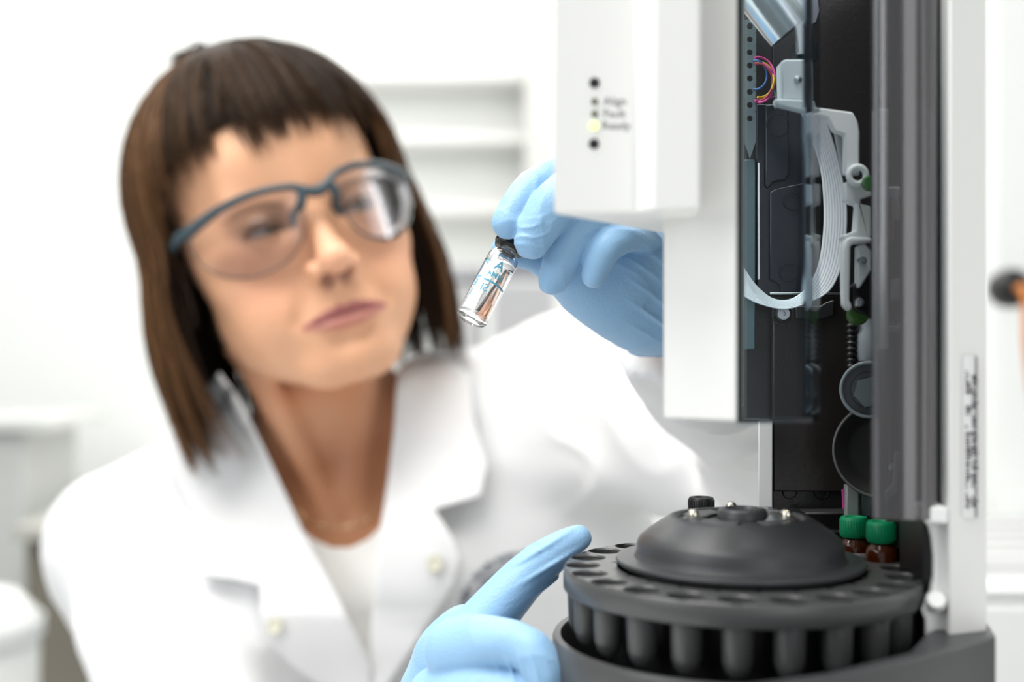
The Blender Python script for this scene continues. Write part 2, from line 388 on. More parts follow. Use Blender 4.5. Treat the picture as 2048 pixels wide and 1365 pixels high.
# printed label along the column
lab = MB().slab([P(1925, 712, .3634), P(1953, 712, .3649), P(1953, 1036, .3649), P(1925, 1036, .3634)], (-.00003, -.0002, 0)).build('rating_label', M['paper'], AS)
MB().slab([P(1951.5, 712, .3643), P(1954, 712, .3645), P(1954, 1036, .3645), P(1951.5, 1036, .3643)], (0, -.0002, 0)).build('label_edge', M['ink'], lab)
g = MB(); rr = random.Random(3)
for row, x0 in ((0, 1931), (1, 1944)):
    y = 742
    while y < 1012:
        w = rr.choice((3, 4, 5, 7)); 
        if not (rr.random() < .2 or (row == 0 and 790 < y < 812) or 975 < y < 985):
            dd = .3631+(x0-1925)/28*.0015
            for s in range(rr.choice((1, 2, 2))): g.box(P(x0+s*4.2, y+w, dd), P(x0+s*4.2+(3.2 if rr.random() < .6 else 8), y, dd+.0002))
        y += w+rr.choice((2, 3))
g.build('small_print', M['ink'], lab)
# foot of the instrument, dark grey
c0 = np.array([.0743, .40])
arc = [(c0[0]+.0612*math.cos(math.radians(a)), c0[1]+.0612*math.sin(math.radians(a))) for a in range(-40, 78, 5)]
MB().prism([(.1427, .3615), (.1420, .3600), (.1139, .3375), (.0850, .3165), (.0600, .3050), (.0300, .3010), (.0300, .3060), (.0590, .3098), (.0830, .3208), (.1110, .3420)][::-1][::-1]+arc+[(.09, .475), (.170, .475)], 1.0, HC-.0868).build('foot_plate', M['darkgrey'], AS, bevel=.0007)

# --- turret tray (bowl) that the turret turns in
zr = HC-.0958
MB().lathe([(.0, zr-.040), (.0545, zr-.040), (.0572, zr-.036), (.0580, zr-.001), (.0585, zr), (.0606, zr), (.0611, zr-.0012), (.0608, zr-.012), (.0585, zr-.016), (.0580, 1.0), (0, 1.0)],
           (c0[0], c0[1], 0), n=96).build('turret_tray', M['midgrey'], AS, smooth=40)

# --- interior mechanism
def plate_holes(x0, x1, z0, z1, holes, y, th):      # upright plate with real round holes in a column
    m = MB(); xc = (x0+x1)/2; zs = [z0]+[(a[0]+b[0])/2 for a, b in zip(holes[:-1], holes[1:])]+[z1]
    for (hz, r), za, zb in zip(holes, zs[:-1], zs[1:]):
        for yy, s in ((y, 1), (y+th, -1)):
            v = []; n = 24
            for k in range(n):
                t = 2*math.pi*k/n; c, sn = math.cos(t), math.sin(t)
                v.append((xc+r*c, yy, hz+r*sn))
                kx = (x1-xc)/abs(c) if abs(c) > 1e-6 else 9; kz = ((zb-hz) if sn > 0 else (hz-za))/abs(sn) if abs(sn) > 1e-6 else 9
                q = min(kx, kz); v.append((xc+q*c, yy, hz+q*sn))
            m.add(v, [(2*k, 2*k+1, (2*k+3) % (2*n), (2*k+2) % (2*n))[::s] for k in range(n)])
        m.tube([(xc, y, hz), (xc, y+th, hz)], r, 24, caps=False)
    m.box((x0-.0001, y+.0002, z0), (x0, y+th, z1)).box((x1, y+.0002, z0), (x1+.0001, y+th, z1))
    return m
hz = sorted([(Z(q, .45), .0011) for q in (54, 80, 106, 132, 158, 185, 211, 238)])
plate_holes(X(1487, .45), X(1511, .45), Z(318, .45), Z(40, .45), hz, .449, .001).build('perforated_strip', M['greysteel'], AS)
MB().box((X(1487, .45), .451, Z(700, .45)), (X(1512, .45), .4545, Z(318, .45))).build('guide_strip', mat('blue_grey_strip', (.12, .18, .19), .4, metal=.5), AS, bevel=.0004)
MB().box((X(1516, .45), .4525, Z(590, .45)), (X(1618, .45), .4549, Z(205, .45))).build('backing_panel', M['bluegrey'], AS, bevel=.0005)
MB().slab([P(x, y, .4525) for x, y in ((1529, 212), (1575, 205), (1577, 350), (1570, 362), (1545, 366), (1536, 378), (1529, 372))], (0, -.0016, 0)).build('embossed_panel', M['bluegrey'], AS, bevel=.0006)
MB().slab([P(x, y, .4525) for x, y in ((1538, 385), (1550, 378), (1610, 366), (1612, 585), (1560, 585), (1560, 570), (1538, 560))], (0, -.0014, 0)).build('embossed_panel', M['bluegrey'], AS, bevel=.0006)
MB().box((X(1516, .45), .4505, Z(560, .45)), (X(1521, .45), .4525, Z(325, .45))).build('chrome_edge', M['steel'], AS, bevel=.0002)
for x, y, r in ((1556, 250, 23), (1585, 402, 18), (1577, 545, 18), (1660, 705, 17), (1580, 985, 14), (1642, 985, 14), (1580, 962, 15), (1642, 965, 15)):
    MB().torus(P(x, y, .4508 if y < 600 else .4545), r/F*.45, .00022, (0, 1, 0), 32, 6).build('dimple_ring', mat('dimple_metal', (.06, .07, .08), .25, metal=.8), AS, smooth=60)
for c_, rad, cx, cy in (((.75, .60, .02), 24, 1524, 160), ((.62, .07, .28), 30, 1520, 158), ((.03, .10, .30), 20, 1515, 150), ((.6, .08, .30), 27, 1522, 166), ((.45, .05, .08), 26, 1519, 164)):
    pts = []
    for a in range(-100, 101, 8):
        t = math.radians(a); pts.append(P(cx+rad*math.cos(t)*1.15-4, cy-rad*1.45*math.sin(t), .4475+.001*math.sin(3*t+rad)))
    if rad == 27: pts = [P(1554, 215, .448), P(1550, 192, .4478)]+pts
    MB().tube(pts, .00042, 8).build('wire', mat('wire_insulation', c_, .35), AS, smooth=60)
MB().tube([P(1548, 175, .448), P(1552, 195, .447), P(1551, 218, .448)], .0004, 6).build('wire', mat('wire_green', (.05, .3, .22), .4), AS, smooth=60)
# shiny solenoid and bracket at the top
MB().lathe([(0, 0), (.0088, 0), (.0088, .020), (0, .020)], P(1512, -30, .425), (.62, 0, -.78), 40).build('solenoid', M['steel'], AS, smooth=40)
MB().slab([P(x, y, .418) for x, y in ((1572, -60), (1632, -60), (1641, 22), (1634, 45), (1626, 50), (1622, 105), (1596, 108), (1592, 62), (1580, 30))], (0, .003, 0)).build('solenoid_bracket', M['steel'], AS, bevel=.0005)
MB().box(P(1592, 122, .423), P(1626, 92, .43)).build('connector', mat('teal_connector', (.01, .035, .045), .4), AS, bevel=.0004)
MB().slab([P(x, y, .414) for x, y in ((1562, 124), (1570, 118), (1622, 118), (1627, 126), (1628, 200), (1564, 200))], (0, .008, 0)).build('bracket_block', M['bracket'], AS, bevel=.0007)
MB().lathe([(0, 0), (.0011, 0), (.0014, .0006), (0, .0012)], P(1595, 160, .414), (0, -1, 0), 16).build('screw', M['steel'], AS, smooth=40)
MB().slab([P(x, y, .411) for x, y in ((1550, 197), (1630, 200), (1632, 214), (1706, 224), (1716, 242), (1720, 262), (1720, 345), (1690, 350), (1690, 270), (1668, 262), (1655, 236), (1600, 222), (1550, 210))], (0, .004, 0)).build('bracket_arm', M['bracket'], AS, bevel=.0007)
MB().slab([P(x, y, .416) for x, y in ((1668, 255), (1700, 240), (1718, 250), (1720, 350), (1700, 352), (1685, 345), (1676, 300))], (0, .002, 0)).build('bracket_web', mat('grey_web', (.42, .46, .48), .35), AS, bevel=.0005)
MB().torus(P(1715, 351, .410), 17/F*.41, 6.5/F*.41, (0, 1, 0), 28, 10).build('pivot_eye', M['bracket'], AS, smooth=60)
MB().slab([P(x, y, .413) for x, y in ((1690, 364), (1742, 360), (1744, 392), (1722, 398), (1722, 408), (1742, 412), (1744, 470), (1740, 482), (1692, 486), (1686, 470), (1712, 462), (1716, 410), (1692, 402))], (0, .006, 0)).build('carriage', M['bracket'], AS, bevel=.0006)
MB().lathe([(0, 0), (.0022, 0), (.0026, .001), (.0022, .003), (0, .003)], P(1736, 368, .409), (0, -1, 0), 16).build('green_washer', mat('green_plastic', (.05, .16, .05), .4), AS, smooth=40)
MB().slab([P(x, y, .411) for x, y in ((1692, 480), (1700, 473), (1745, 475), (1745, 486), (1706, 488), (1702, 494), (1700, 600), (1706, 614), (1700, 624), (1688, 612), (1686, 500))], (0, .005, 0)).build('yoke', M['bracket'], AS, bevel=.0008)
MB().slab([P(x, y, .4125) for x, y in ((1715, 492), (1730, 486), (1744, 500), (1744, 540), (1722, 575), (1714, 578))], (0, .004, 0)).build('yoke_pad', M['bracket'], AS, bevel=.0008)
MB().slab([P(x, y, .4135) for x, y in ((1700, 575), (1722, 560), (1745, 540), (1750, 640), (1712, 625), (1700, 610))], (0, .006, 0)).build('yoke_block', M['black'], AS, bevel=.001)
for x, y, d, r in ((1724, 522, .4122, 9), (1717, 605, .4132, 11)):
    MB().lathe([(0, -.001), (r/F*d, -.001), (r/F*d, .0006), (r*.8/F*d, .0014), (r*.35/F*d, .0014), (r*.3/F*d, .0004), (0, .0004)], P(x, y, d), (0, -1, 0), 24).build('screw', M['steel'], AS, smooth=40)
MB().lathe([(0, 0), (.0034, 0), (.0038, .002), (.003, .004), (0, .004)], P(1712, 632, .418), (0, -1, .2), 16).build('green_foot', mat('olive_plastic', (.04, .12, .02), .5), AS, smooth=40)
# ribbon cable: left and right edges, depth changing along its loop
L_ = spline([(1598, 215, .421), (1618, 265, .424), (1640, 330, .428), (1648, 400, .432), (1647, 470, .434), (1636, 535, .438), (1612, 578, .441), (1580, 600, .443), (1545, 598, .444), (1512, 572, .4445), (1486, 535, .445)], 90)
R_ = spline([(1642, 222, .419), (1664, 280, .421), (1682, 345, .423), (1693, 410, .425), (1692, 475, .427), (1682, 535, .430), (1660, 580, .434), (1620, 604, .438), (1570, 618, .441), (1520, 608, .443), (1486, 592, .444)], 90)
v = []; nW = 41
for a, b in zip(L_, R_):
    pa, pb = P(*a), P(*b)
    for k in range(nW):
        t = k/(nW-1); v.append(pa+(pb-pa)*t+np.array([0, -.00022*abs(math.sin(t*math.pi*16)), 0]))
nf = [(i*nW+k, i*nW+k+1, (i+1)*nW+k+1, (i+1)*nW+k) for i in range(89) for k in range(nW-1)]
rb = mk('ribbon_cable', v, nf, M['ribbon'], AS, smooth=180); s = rb.modifiers.new('thick', 'SOLIDIFY'); s.thickness = .0003; s.offset = -1
# rail, lower panel, screws, slot
MB().box((X(1619, .452), .4495, Z(585, .45)), (X(1624, .452), .452, Z(285, .45))).build('rail', M['steel'], AS, bevel=.0002)
MB().box((X(1626, .452), .4505, Z(585, .45)), (X(1630, .452), .4545, Z(240, .45))).build('rail', M['greysteel'], AS, bevel=.0002)
MB().box((X(1547, .45), .4510, Z(985, .45)), (X(1850, .45), .4549, Z(592, .45))).build('lower_panel', mat('brown_black_metal', (.020, .017, .0155), .33, bump=.1, bscale=500), AS, bevel=.0006)
MB().box(P(1540, 590, .4500), P(1682, 585.5, .4512)).build('chrome_edge', M['steel'], AS, bevel=.0002)
MB().slab([P(x, y, .4505) for x, y in ((1590, 612), (1640, 612), (1650, 605), (1668, 600), (1668, 632), (1640, 640), (1590, 638))], (0, -.0012, 0)).build('slot_cover', mat('slot_metal', (.05, .05, .055), .25, metal=.4), AS, bevel=.0008)
MB().lathe([(0, 0), (.0028, 0), (.0028, .0012), (.0022, .0022), (.0008, .0022), (.0007, .0012), (0, .0012)], P(1565, 628, .4505), (0, -1, 0), 28).build('screw', M['steel'], AS, smooth=40)
MB().torus(P(1565, 630, .4505), 21/F*.45, .0003, (0, 1, 0), 32, 6).build('washer_ring', mat('dark_washer', (.08, .08, .08), .3, metal=.7), AS, smooth=60)
pts = [P(1704, 640+k*2.2, .43) for k in range(49)]
MB().tube(pts, [.0018+.0004*math.cos(k*1.2) for k in range(49)], 12).build('corrugated_hose', M['black'], AS, smooth=60)
MB().lathe([(0, 0), (.0050, 0), (.0054, .002), (.0054, .009), (.0040, .011), (.0040, .015), (0, .015)], P(1742, 722, .43), (0, 0, 1), 28).build('motor', mat('pale_motor', (.30, .34, .37), .35), AS, smooth=40)
# pulley wheels
def disc(name, x, y, d, r, prof, m): return MB().lathe([(q*r/F*d, h) for q, h in prof], P(x, y, d), (-.25, -1, 0), 56).build(name, m, AS, smooth=40)
disc('pulley', 1738, 780, .425, 56, [(0, 0), (.2, 0), (.24, .001), (.62, .001), (.66, .0), (.86, .0), (.88, .0016), (1., .0016), (1., -.003), (0, -.003)], mat('clear_blue_grey', (.085, .10, .11), .25, coat=.4))
MB().torus(P(1738, 780, .4232), 54/F*.425, .0006, (.25, 1, 0), 56, 8).build('pulley_rim', mat('pale_rim', (.30, .36, .38), .25), AS, smooth=60)
MB().lathe([(.005, 0), (.0056, .0004), (.0052, .0018), (0, .0018)], P(1738, 785, .4235), (-.25, -1, 0), 6).build('hex_hub', M['greysteel'], AS, smooth=20)
disc('drive_wheel', 1764, 902, .43, 96, [(0, -.001), (.62, -.001), (.72, .0), (.84, .002), (.97, .0035), (1., .003), (1., -.006), (0, -.006)], mat('dark_wheel', (.035, .036, .034), .35))
MB().torus(P(1764, 902, .4268), 93/F*.43, .0005, (.25, 1, 0), 56, 8).build('wheel_rim', mat('wheel_rim_grey', (.13, .13, .13), .3), AS, smooth=60)
MB().box(P(1693, 1068, .43), P(1712, 968, .434)).build('cable_clip', mat('pale_clip', (.24, .25, .25), .4), AS, bevel=.0005)
MB().box(P(1722, 1035, .432), P(1736, 980, .436)).build('cable_clip', M['greysteel'], AS, bevel=.0005)
MB().tube([P(1686, 980, .433), P(1688, 1018, .433)], .0005, 6).build('wire', mat('wire_purple', (.5, .04, .25), .4), AS)
for y, x0, x1 in ((1024, 1612, 1700), (1060, 1652, 1690), (1078, 1660, 1690)):
    MB().box(P(x0, y+2, .44), P(x1, y-1.5, .4505)).build('support_rib', mat('rib_metal', (.08, .08, .08), .3, metal=.5), AS, bevel=.0003)
# parts seen through the round cover
MB().box(P(1750, 700, .40), P(1771, 222, .404)).build('vertical_bar', mat('bar_zinc', (.34, .39, .40), .35, metal=.4), AS, bevel=.0004)
MB().box(P(1776, 398, .405), P(1842, 381, .415)).build('cross_bar', M['bracket'], AS, bevel=.0006)
for x0, y0, x1, y1, c_ in ((1763, 400, 1776, 455, (.30, .22, .10)), (1783, 402, 1800, 440, (.5, .5, .48)), (1768, 440, 1780, 480, (.55, .35, .10)), (1822, 405, 1838, 500, (.35, .37, .38)), (1790, 560, 1800, 600, (.4, .42, .42))):
    MB().box(P(x0, y1, .405), P(x1, y0, .41)).build('circuit_component', mat('component', c_, .4), AS, bevel=.0004)
MB().slab([P(x, y, .406) for x, y in ((1846, 560), (1852, 575), (1828, 640), (1828, 664), (1776, 664), (1776, 652), (1800, 652), (1812, 620))], (0, .003, 0)).build('lever', mat('lever_grey', (.5, .53, .54), .35), AS, bevel=.0005)
MB().box(P(1778, 1100, .41), P(1860, 650, .452)).build('motor_housing', mat('housing_black', (.02, .02, .021), .4), AS, bevel=.001)
for x, y in ((1786, 935), (1814, 935)):
    MB().lathe([(0, 0), (.0015, 0), (.0012, .0012), (0, .0014)], P(x, y, .4095), (0, -1, 0), 16).build('screw', M['steel'], AS, smooth=40)
MB().slab([P(x, y, .408) for x, y in ((1790, 905), (1832, 900), (1834, 920), (1800, 925), (1796, 985), (1772, 1005), (1770, 985), (1786, 968))], (0, .001, 0)).build('latch', mat('latch_grey', (.16, .17, .17), .35), AS, bevel=.0004)
# smoked windows
MB().prism([(X(1474, .348), .348), (X(1622, .366), .366), (X(1622, .366)+.0002, .3672), (X(1474, .348)+.0003, .3492)], Z(846, .36), TOP).build('side_window', smoked('smoked_acrylic', (.88, .93, .95), .04, .10), AS)
MB().prism([(X(1474, .347), .3470), (X(1489, .347), .3480), (X(1489, .348), .3500), (X(1474, .348), .3500)], Z(842, .352), TOP).build('window_gasket', mat('gasket_black', (.012, .02, .021), .3), AS)
MB().prism([(X(1604, .366), .3655), (X(1622, .366), .3655), (X(1640, .386), .386), (X(1625, .386), .386)], Z(850, .36), Z(-260, .36)).build('window_edge', smoked('window_edge_acrylic', (.70, .74, .78), .08, .1), AS)
MB().box(P(1476, 846, .3625), P(1620, 836, .3655)).build('window_bottom_edge', M['black'], AS)
cx, cy, cr = X(1812, .364), .3665, .0098
arcp = [(cx+cr*math.cos(math.radians(a)), cy+cr*.62*math.sin(math.radians(a))) for a in range(185, 354, 6)]
arci = [(cx+(cr-.0009)*math.cos(math.radians(a)), cy+(cr-.0009)*.58*math.sin(math.radians(a))) for a in range(353, 184, -6)]
rc = MB().prism(arcp+arci, Z(1041, .3605), TOP).build('round_cover', smoked('smoked_tube', (.60, .585, .60), .15, .65, .07), AS, smooth=50)
MB().prism([(X(1868, .376), .3745), (X(1879, .376), .3745), (X(1881, .40), .40), (X(1868, .40), .40)], Z(1015, .376), TOP).build('hinge_strip', M['black'], AS)
MB().prism([(X(1854, .376), .374), (X(1868, .376), .374), (X(1868, .38), .377), (X(1854, .38), .377)], Z(1012, .376), TOP).build('cover_edge', mat('cover_edge_blue', (.10, .12, .13), .3), AS)
for y0, y1 in ((150, 350), (378, 500), (548, 650), (700, 1000)):  # pale strips stand in for reflections along the acrylic edge
    MB().box(P(1856, y1, .3737), P(1867, y0, .3742)).build('edge_reflection', mat('pale_blue_reflection', (.42, .52, .57), .25), AS, bevel=.0002)

# ------------------------------------------------------------------ turret
TU = empty('vial_turret', (c0[0], c0[1], HC-.13), 'dark grey round vial turret with domed hub and ring of holes', 'turret')
NT = 22; PH = -3.0; RH = .0512; rh = .0056; zt = HC-.0737
def hole_xy(k): t = math.radians(k*360/NT+PH); return c0[0]+RH*math.cos(t), c0[1]+RH*math.sin(t)
m = MB(); ns = 32; r0, r1 = .0400, .0568; half = math.pi/NT
for k in range(NT):
    th = math.radians(k*360/NT+PH); hx, hy = RH, 0.
    bd = []
    for j in range(ns):
        a = 2*math.pi*j/ns; dx, dy = math.cos(a), math.sin(a); lo_, hi_ = 0, .03
        for _ in range(24):
            mid = (lo_+hi_)/2; x_, y_ = hx+dx*mid, dy*mid
            if r0 < math.hypot(x_, y_) < r1 and abs(math.atan2(y_, x_)) < half: lo_ = mid
            else: hi_ = mid
        bd.append((hx+dx*lo_, dy*lo_))
    rot = lambda x, y, z: (c0[0]+x*math.cos(th)-y*math.sin(th), c0[1]+x*math.sin(th)+y*math.cos(th), z)
    v = []
    for j in range(ns):
        a = 2*math.pi*j/ns; c, s_ = math.cos(a), math.sin(a)
        v += [rot(hx+rh*c, rh*s_, zt-.007), rot(hx+rh*c, rh*s_, zt-.0005), rot(hx+(rh+.0004)*c, (rh+.0004)*s_, zt), rot(*bd[j], zt)]
    f = []
    for j in range(ns):
        j2 = (j+1) % ns
        for q in range(3): f.append((4*j+q, 4*j+q+1, 4*j2+q+1, 4*j2+q))
    m.add(v, f)
m.build('hole_ring', M['midgrey'], TU, smooth=30)
MB().lathe([(.0566, -.0001), (.0572, -.0006), (.0575, -.0014), (.0575, -.0068), (.0570, -.0074), (.0560, -.0076), (.040, -.0076), (.040, -.004), (.0566, -.004)], (c0[0], c0[1], zt), n=110, closed=True).build('outer_band', M['midgrey'], TU, smooth=40)
MB().lathe([(0, -.0350), (.042, -.0350), (.0435, -.0330), (.0435, -.0074), (0, -.0074)], (c0[0], c0[1], zt), n=64).build('core', mat('core_black', (.012, .012, .013), .5), TU, smooth=40)
tubes = []
for k in range(NT):
    x_, y_ = hole_xy(k); th = math.radians(k*360/NT+PH)
    if k == 0: x0_, y0_ = x_, y_
    MB().lathe([(0, -.0222), (.0020, -.0222), (.0034, -.0208), (.0043, -.0180), (.0046, -.0080), (.0056, -.0076), (.0056, -.0070), (.0042, -.0078), (.0040, -.018), (.003, -.0200), (0, -.0200)], (x_+.0004*math.cos(th), y_+.0004*math.sin(th), zt), n=28).build('vial_sleeve', M['midgrey'], TU, smooth=45)
zf = HC-.0711
MB().lathe([(.0, -.0022), (.0385, -.0022), (.0388, -.0014), (.0398, -.0012), (.0403, -.0004), (.0400, .0003), (.0385, .0006), (.030, .0006), (0, .0006)], (c0[0], c0[1], zf), n=96).build('hub_flange', M['darkgrey'], TU, smooth=35)
dome = MB().lathe([(.0345, .0004), (.0337, .0016), (.0334, .0030), (.0333, .0052), (.0325, .0068), (.0300, .0090), (.0262, .0117), (.0238, .0132), (.0228, .0138), (.0215, .0140), (.0205, .0137), (.0200, .0126), (.0, .0126)], (c0[0], c0[1], zf), n=110).build('dome', M['darkgrey'], TU, smooth=50)
zd = zf+.0126
MB().lathe([(.0082, 0), (.0080, .0026), (.0072, .0034), (.0058, .0036), (.0052, .0028), (.0046, .0012), (0, .0012)], (X(1485, .403), .403, zd), n=40).build('centre_knob', M['darkgrey'], TU, smooth=50)
for x_, d in ((1387, .396), (1573, .396), (1462, .415)):
    s_ = MB().lathe([(.0034, 0), (.0034, .0012), (.0026, .0018), (0, .0018)], (X(x_, d), d, zd), n=24).build('screw_seat', M['midgrey'], TU, smooth=40)
    MB().lathe([(.0018, 0), (.0019, .0010), (.0015, .0019), (.0006, .0022), (0, .0022)], (X(x_, d), d, zd+.0018), n=20).build('screw', mat('pale_brass', (.85, .80, .66), .2, metal=1.), s_, smooth=50)
for a0, a1 in ((200, 262), (285, 345), (20, 80), (110, 160)):
    pts = [(c0[0]+r*math.cos(math.radians(a)), c0[1]+r*math.sin(math.radians(a))) for r, rng in ((.0190, range(a0, a1+1, 8)), (.0105, range(a1, a0-1, -8))) for a in rng]
    MB().prism(pts, zd, zd+.0011).build('raised_segment', M['midgrey'], TU, bevel=.0004)
MB().prism([(X(1527, .393), .389), (X(1572, .393), .391), (X(1568, .402), .402), (X(1535, .402), .400)], zd+.0011, zd+.0017).build('metal_plate', M['steel'], TU, bevel=.0002)

# ------------------------------------------------------------------ vials
def crimp_vial(loc, capm, bodym, label, group=None, axis=(0, 0, 1), body_h=.0265, capped='screw_cap', withlabel=False):
    t = empty('sample_vial', loc, label, 'vial', group)
    MB().lathe([(0, 0), (.0048, 0), (.0052, .0008), (.0052, body_h-.0055), (.0046, body_h-.0035), (.0032, body_h-.0022), (.0030, body_h), (0, body_h)], loc, axis, 32).build('bottle', bodym, t, smooth=45)
    c = MB()
    prof = [(0, body_h-.002), (.0044, body_h-.002), (.0048, body_h-.0012), (.0048, body_h+.0042), (.0043, body_h+.0050), (.0030, body_h+.0050), (.0028, body_h+.0046), (0, body_h+.0046)]
    c.lathe(prof, loc, axis, 32)
    for k in range(32):
        a = 2*math.pi*(k+.5)/32; c.box((loc[0]+.00475*math.cos(a)-.00015, loc[1]+.00475*math.sin(a)-.00015, loc[2]+body_h-.001), (loc[0]+.00475*math.cos(a)+.00015, loc[1]+.00475*math.sin(a)+.00015, loc[2]+body_h+.004))
    c.build('cap', capm, t, smooth=40)
    if withlabel: MB().lathe([(.0053, .012), (.0053, .0195)], loc, axis, 32).build('label', M['paper'], t, smooth=60)
    return t
for k, capm, lb, zc, wl in ((2, M['green'], 'amber vial with green cap and white label, left of the two', .0610, True), (1, M['green'], 'amber vial with green screw cap, larger one at the right', .0606, False),
                        (6, M['black'], 'vial with black cap standing behind the turret dome', .0575, False)):
    x_, y_ = hole_xy(k)
    crimp_vial((x_, y_, HC-zc-.0315), capm, M['amber'], lb, 'capped vials standing in the turret', withlabel=wl)

# ------------------------------------------------------------------ vial held in the fingers
vb, vt = P(942, 640, .4415), P(1013, 506, .4520); ax = (vt-vb)/np.linalg.norm(vt-vb); VL = float(np.linalg.norm(vt-vb)); vr = .00585
HV = empty('glass_vial', vb, 'clear glass vial with pale blue marks held tilted between gloved fingertips', 'vial')
t_ = .0009
outer = [(0, .0004), (vr*.55, 0), (vr*.86, 0), (vr*.97, .0004), (vr, .0013), (vr, VL-.0035), (vr*.94, VL-.0018), (vr*.72, VL-.0004), (vr*.60, VL+.0006), (vr*.58, VL+.0032)]
inner = [(vr*.44, VL+.0032), (vr*.44, VL+.0004), (vr*.60, VL-.0012), (vr-t_-.0004, VL-.0026), (vr-t_, VL-.0040), (vr-t_, .0026), (vr-t_-.0006, .0018), (vr*.5, .0016), (0, .0020)]
MB().lathe(outer+inner, vb, ax, 72).build('bottle', M['glass'], HV, smooth=60)
liq = [(0, .00185), (vr*.5, .00145), (vr-t_-.0006, .00165), (vr-t_+.00005, .0026), (vr-t_+.00005, VL-.0048), (vr*.6, VL-.0044), (0, VL-.0043)]
MB().lathe(liq, vb, ax, 72).build('liquid', M['water'], HV, smooth=60)
capc = [(0, VL+.0012), (vr*.80, VL+.0012), (vr*.96, VL+.0016), (vr, VL+.0026), (vr, VL+.0078), (vr*.93, VL+.0086), (0, VL+.0086)]
cp = MB().lathe(capc, vb, ax, 48)
q_ = Vector((0, 0, 1)).rotation_difference(Vector(ax))
for k in range(36):
    a = 2*math.pi*k/36; u = q_ @ Vector((math.cos(a), math.sin(a), 0)); b0 = Vector(vb)+u*(vr+.0001)+Vector(ax)*(VL+.0030); cp.tube([b0, b0+Vector(ax)*.0046], .0002, 5)
cp.build('screw_cap', mat('gloss_black_cap', (.008, .009, .010), .18), HV, smooth=50)
# a frame on the vial: e1 towards the camera, e2 sideways
e1 = np.array([0, -1., 0])-ax*(-ax[1]); e1 /= np.linalg.norm(e1); e2 = np.cross(e1, ax)
if e2[0] < 0: e2 = -e2
def on_vial(x, y):
    a = x/vr; return tuple(vb+ax*y+(e1*math.cos(a)+e2*math.sin(a))*(vr+.00006))
inkm = mat('pale_blue_print', (.10, .34, .46), .5)
def vtext(s, size, x0, y0, rotq=0, name='printed_mark'):
    v, f = text_mesh(s, size, lambda x, y: on_vial(x0-(x if not rotq else -y), y0+(y if not rotq else x)), bold=True); return v, f
vm = MB()
for s, size, x0, y0 in (('A', .0052, .0004, .0212), ('P', .0038, -.0052, .0216), ('HM4', .0032, .0006, .0172), ('SI', .0042, -.0010, .0112), ('E', .0040, -.0055, .0125), ('L', .0036, -.0056, .0082)):
    v, f = vtext(s, size, x0, y0); vm.add(v, f)
for x0, x1, y0, w in ((-.0028, .0070, .01400, .0008), (-.0068, -.0042, .0149, .0006)):
    n = 20
    for k in range(n):
        a, b = x0+(x1-x0)*k/n, x0+(x1-x0)*(k+1)/n; vm.add([on_vial(a, y0), on_vial(b, y0), on_vial(b, y0+w), on_vial(a, y0+w)], [(0, 1, 2, 3)])
vm.build('printed_mark', inkm, HV)

# ------------------------------------------------------------------ hands as implicit surfaces
def H(pts):
    s = spline(pts, 6*len(pts)); return [P(q[0], q[1], q[2]) for q in s], [q[3]/F*q[2] for q in s]
i1 = H([(1015, 447, .4400, 31), (1040, 408, .4445, 36), (1075, 375, .4510, 40), (1150, 352, .4650, 46), (1225, 400, .4850, 48)])
m1 = H([(1064, 483, .4360, 35), (1088, 440, .4370, 42), (1122, 398, .4400, 45), (1185, 370, .4520, 47), (1260, 420, .4780, 50)])
r1 = H([(1104, 562, .4480, 28), (1120, 530, .4470, 35), (1150, 470, .4470, 40), (1200, 425, .4540, 42), (1280, 450, .4800, 46)])
l1 = H([(1188, 553, .4440, 24), (1199, 518, .4440, 31), (1217, 492, .4455, 33), (1262, 470, .4560, 33), (1318, 478, .4780, 38)])
t1 = H([(1004, 499, .4600, 20), (1028, 506, .4610, 24), (1080, 520, .4680, 30), (1140, 552, .4760, 44), (1230, 590, .4880, 62)])
def fing(p, h, k=.0004): return bounded(lambda q: chain(q, h[0], h[1], k), p, np.mean(h[0], 0), .045, .012)
def hand1(p, palm_only=False):
    palm = smin(cap(p, P(1240, 560, .484), P(1330, 560, .492), .0200, .0215), cap(p, P(1215, 480, .482), P(1350, 480, .490), .0130, .016), .012)
    palm = smin(palm, cap(p, P(1190, 560, .482), P(1290, 620, .490), .0125, .0150), .010)
    wr = cap(p, P(1320, 590, .493), P(1385, 640, .530), .0205, .0215)
    palm = smin(palm, wr, .015)
    th = fing(p, t1)
    d = smin(palm, th, .010)
    for h in (i1, m1, r1, l1):
        d = smin(d, fing(p, h), .0012)
    return d
def creases(p, s, seed, pw=6, st=(1, 1, 1)):
    return np.maximum(1-np.abs(wob(p*np.array(st), s, seed))*2.2, 0)**pw
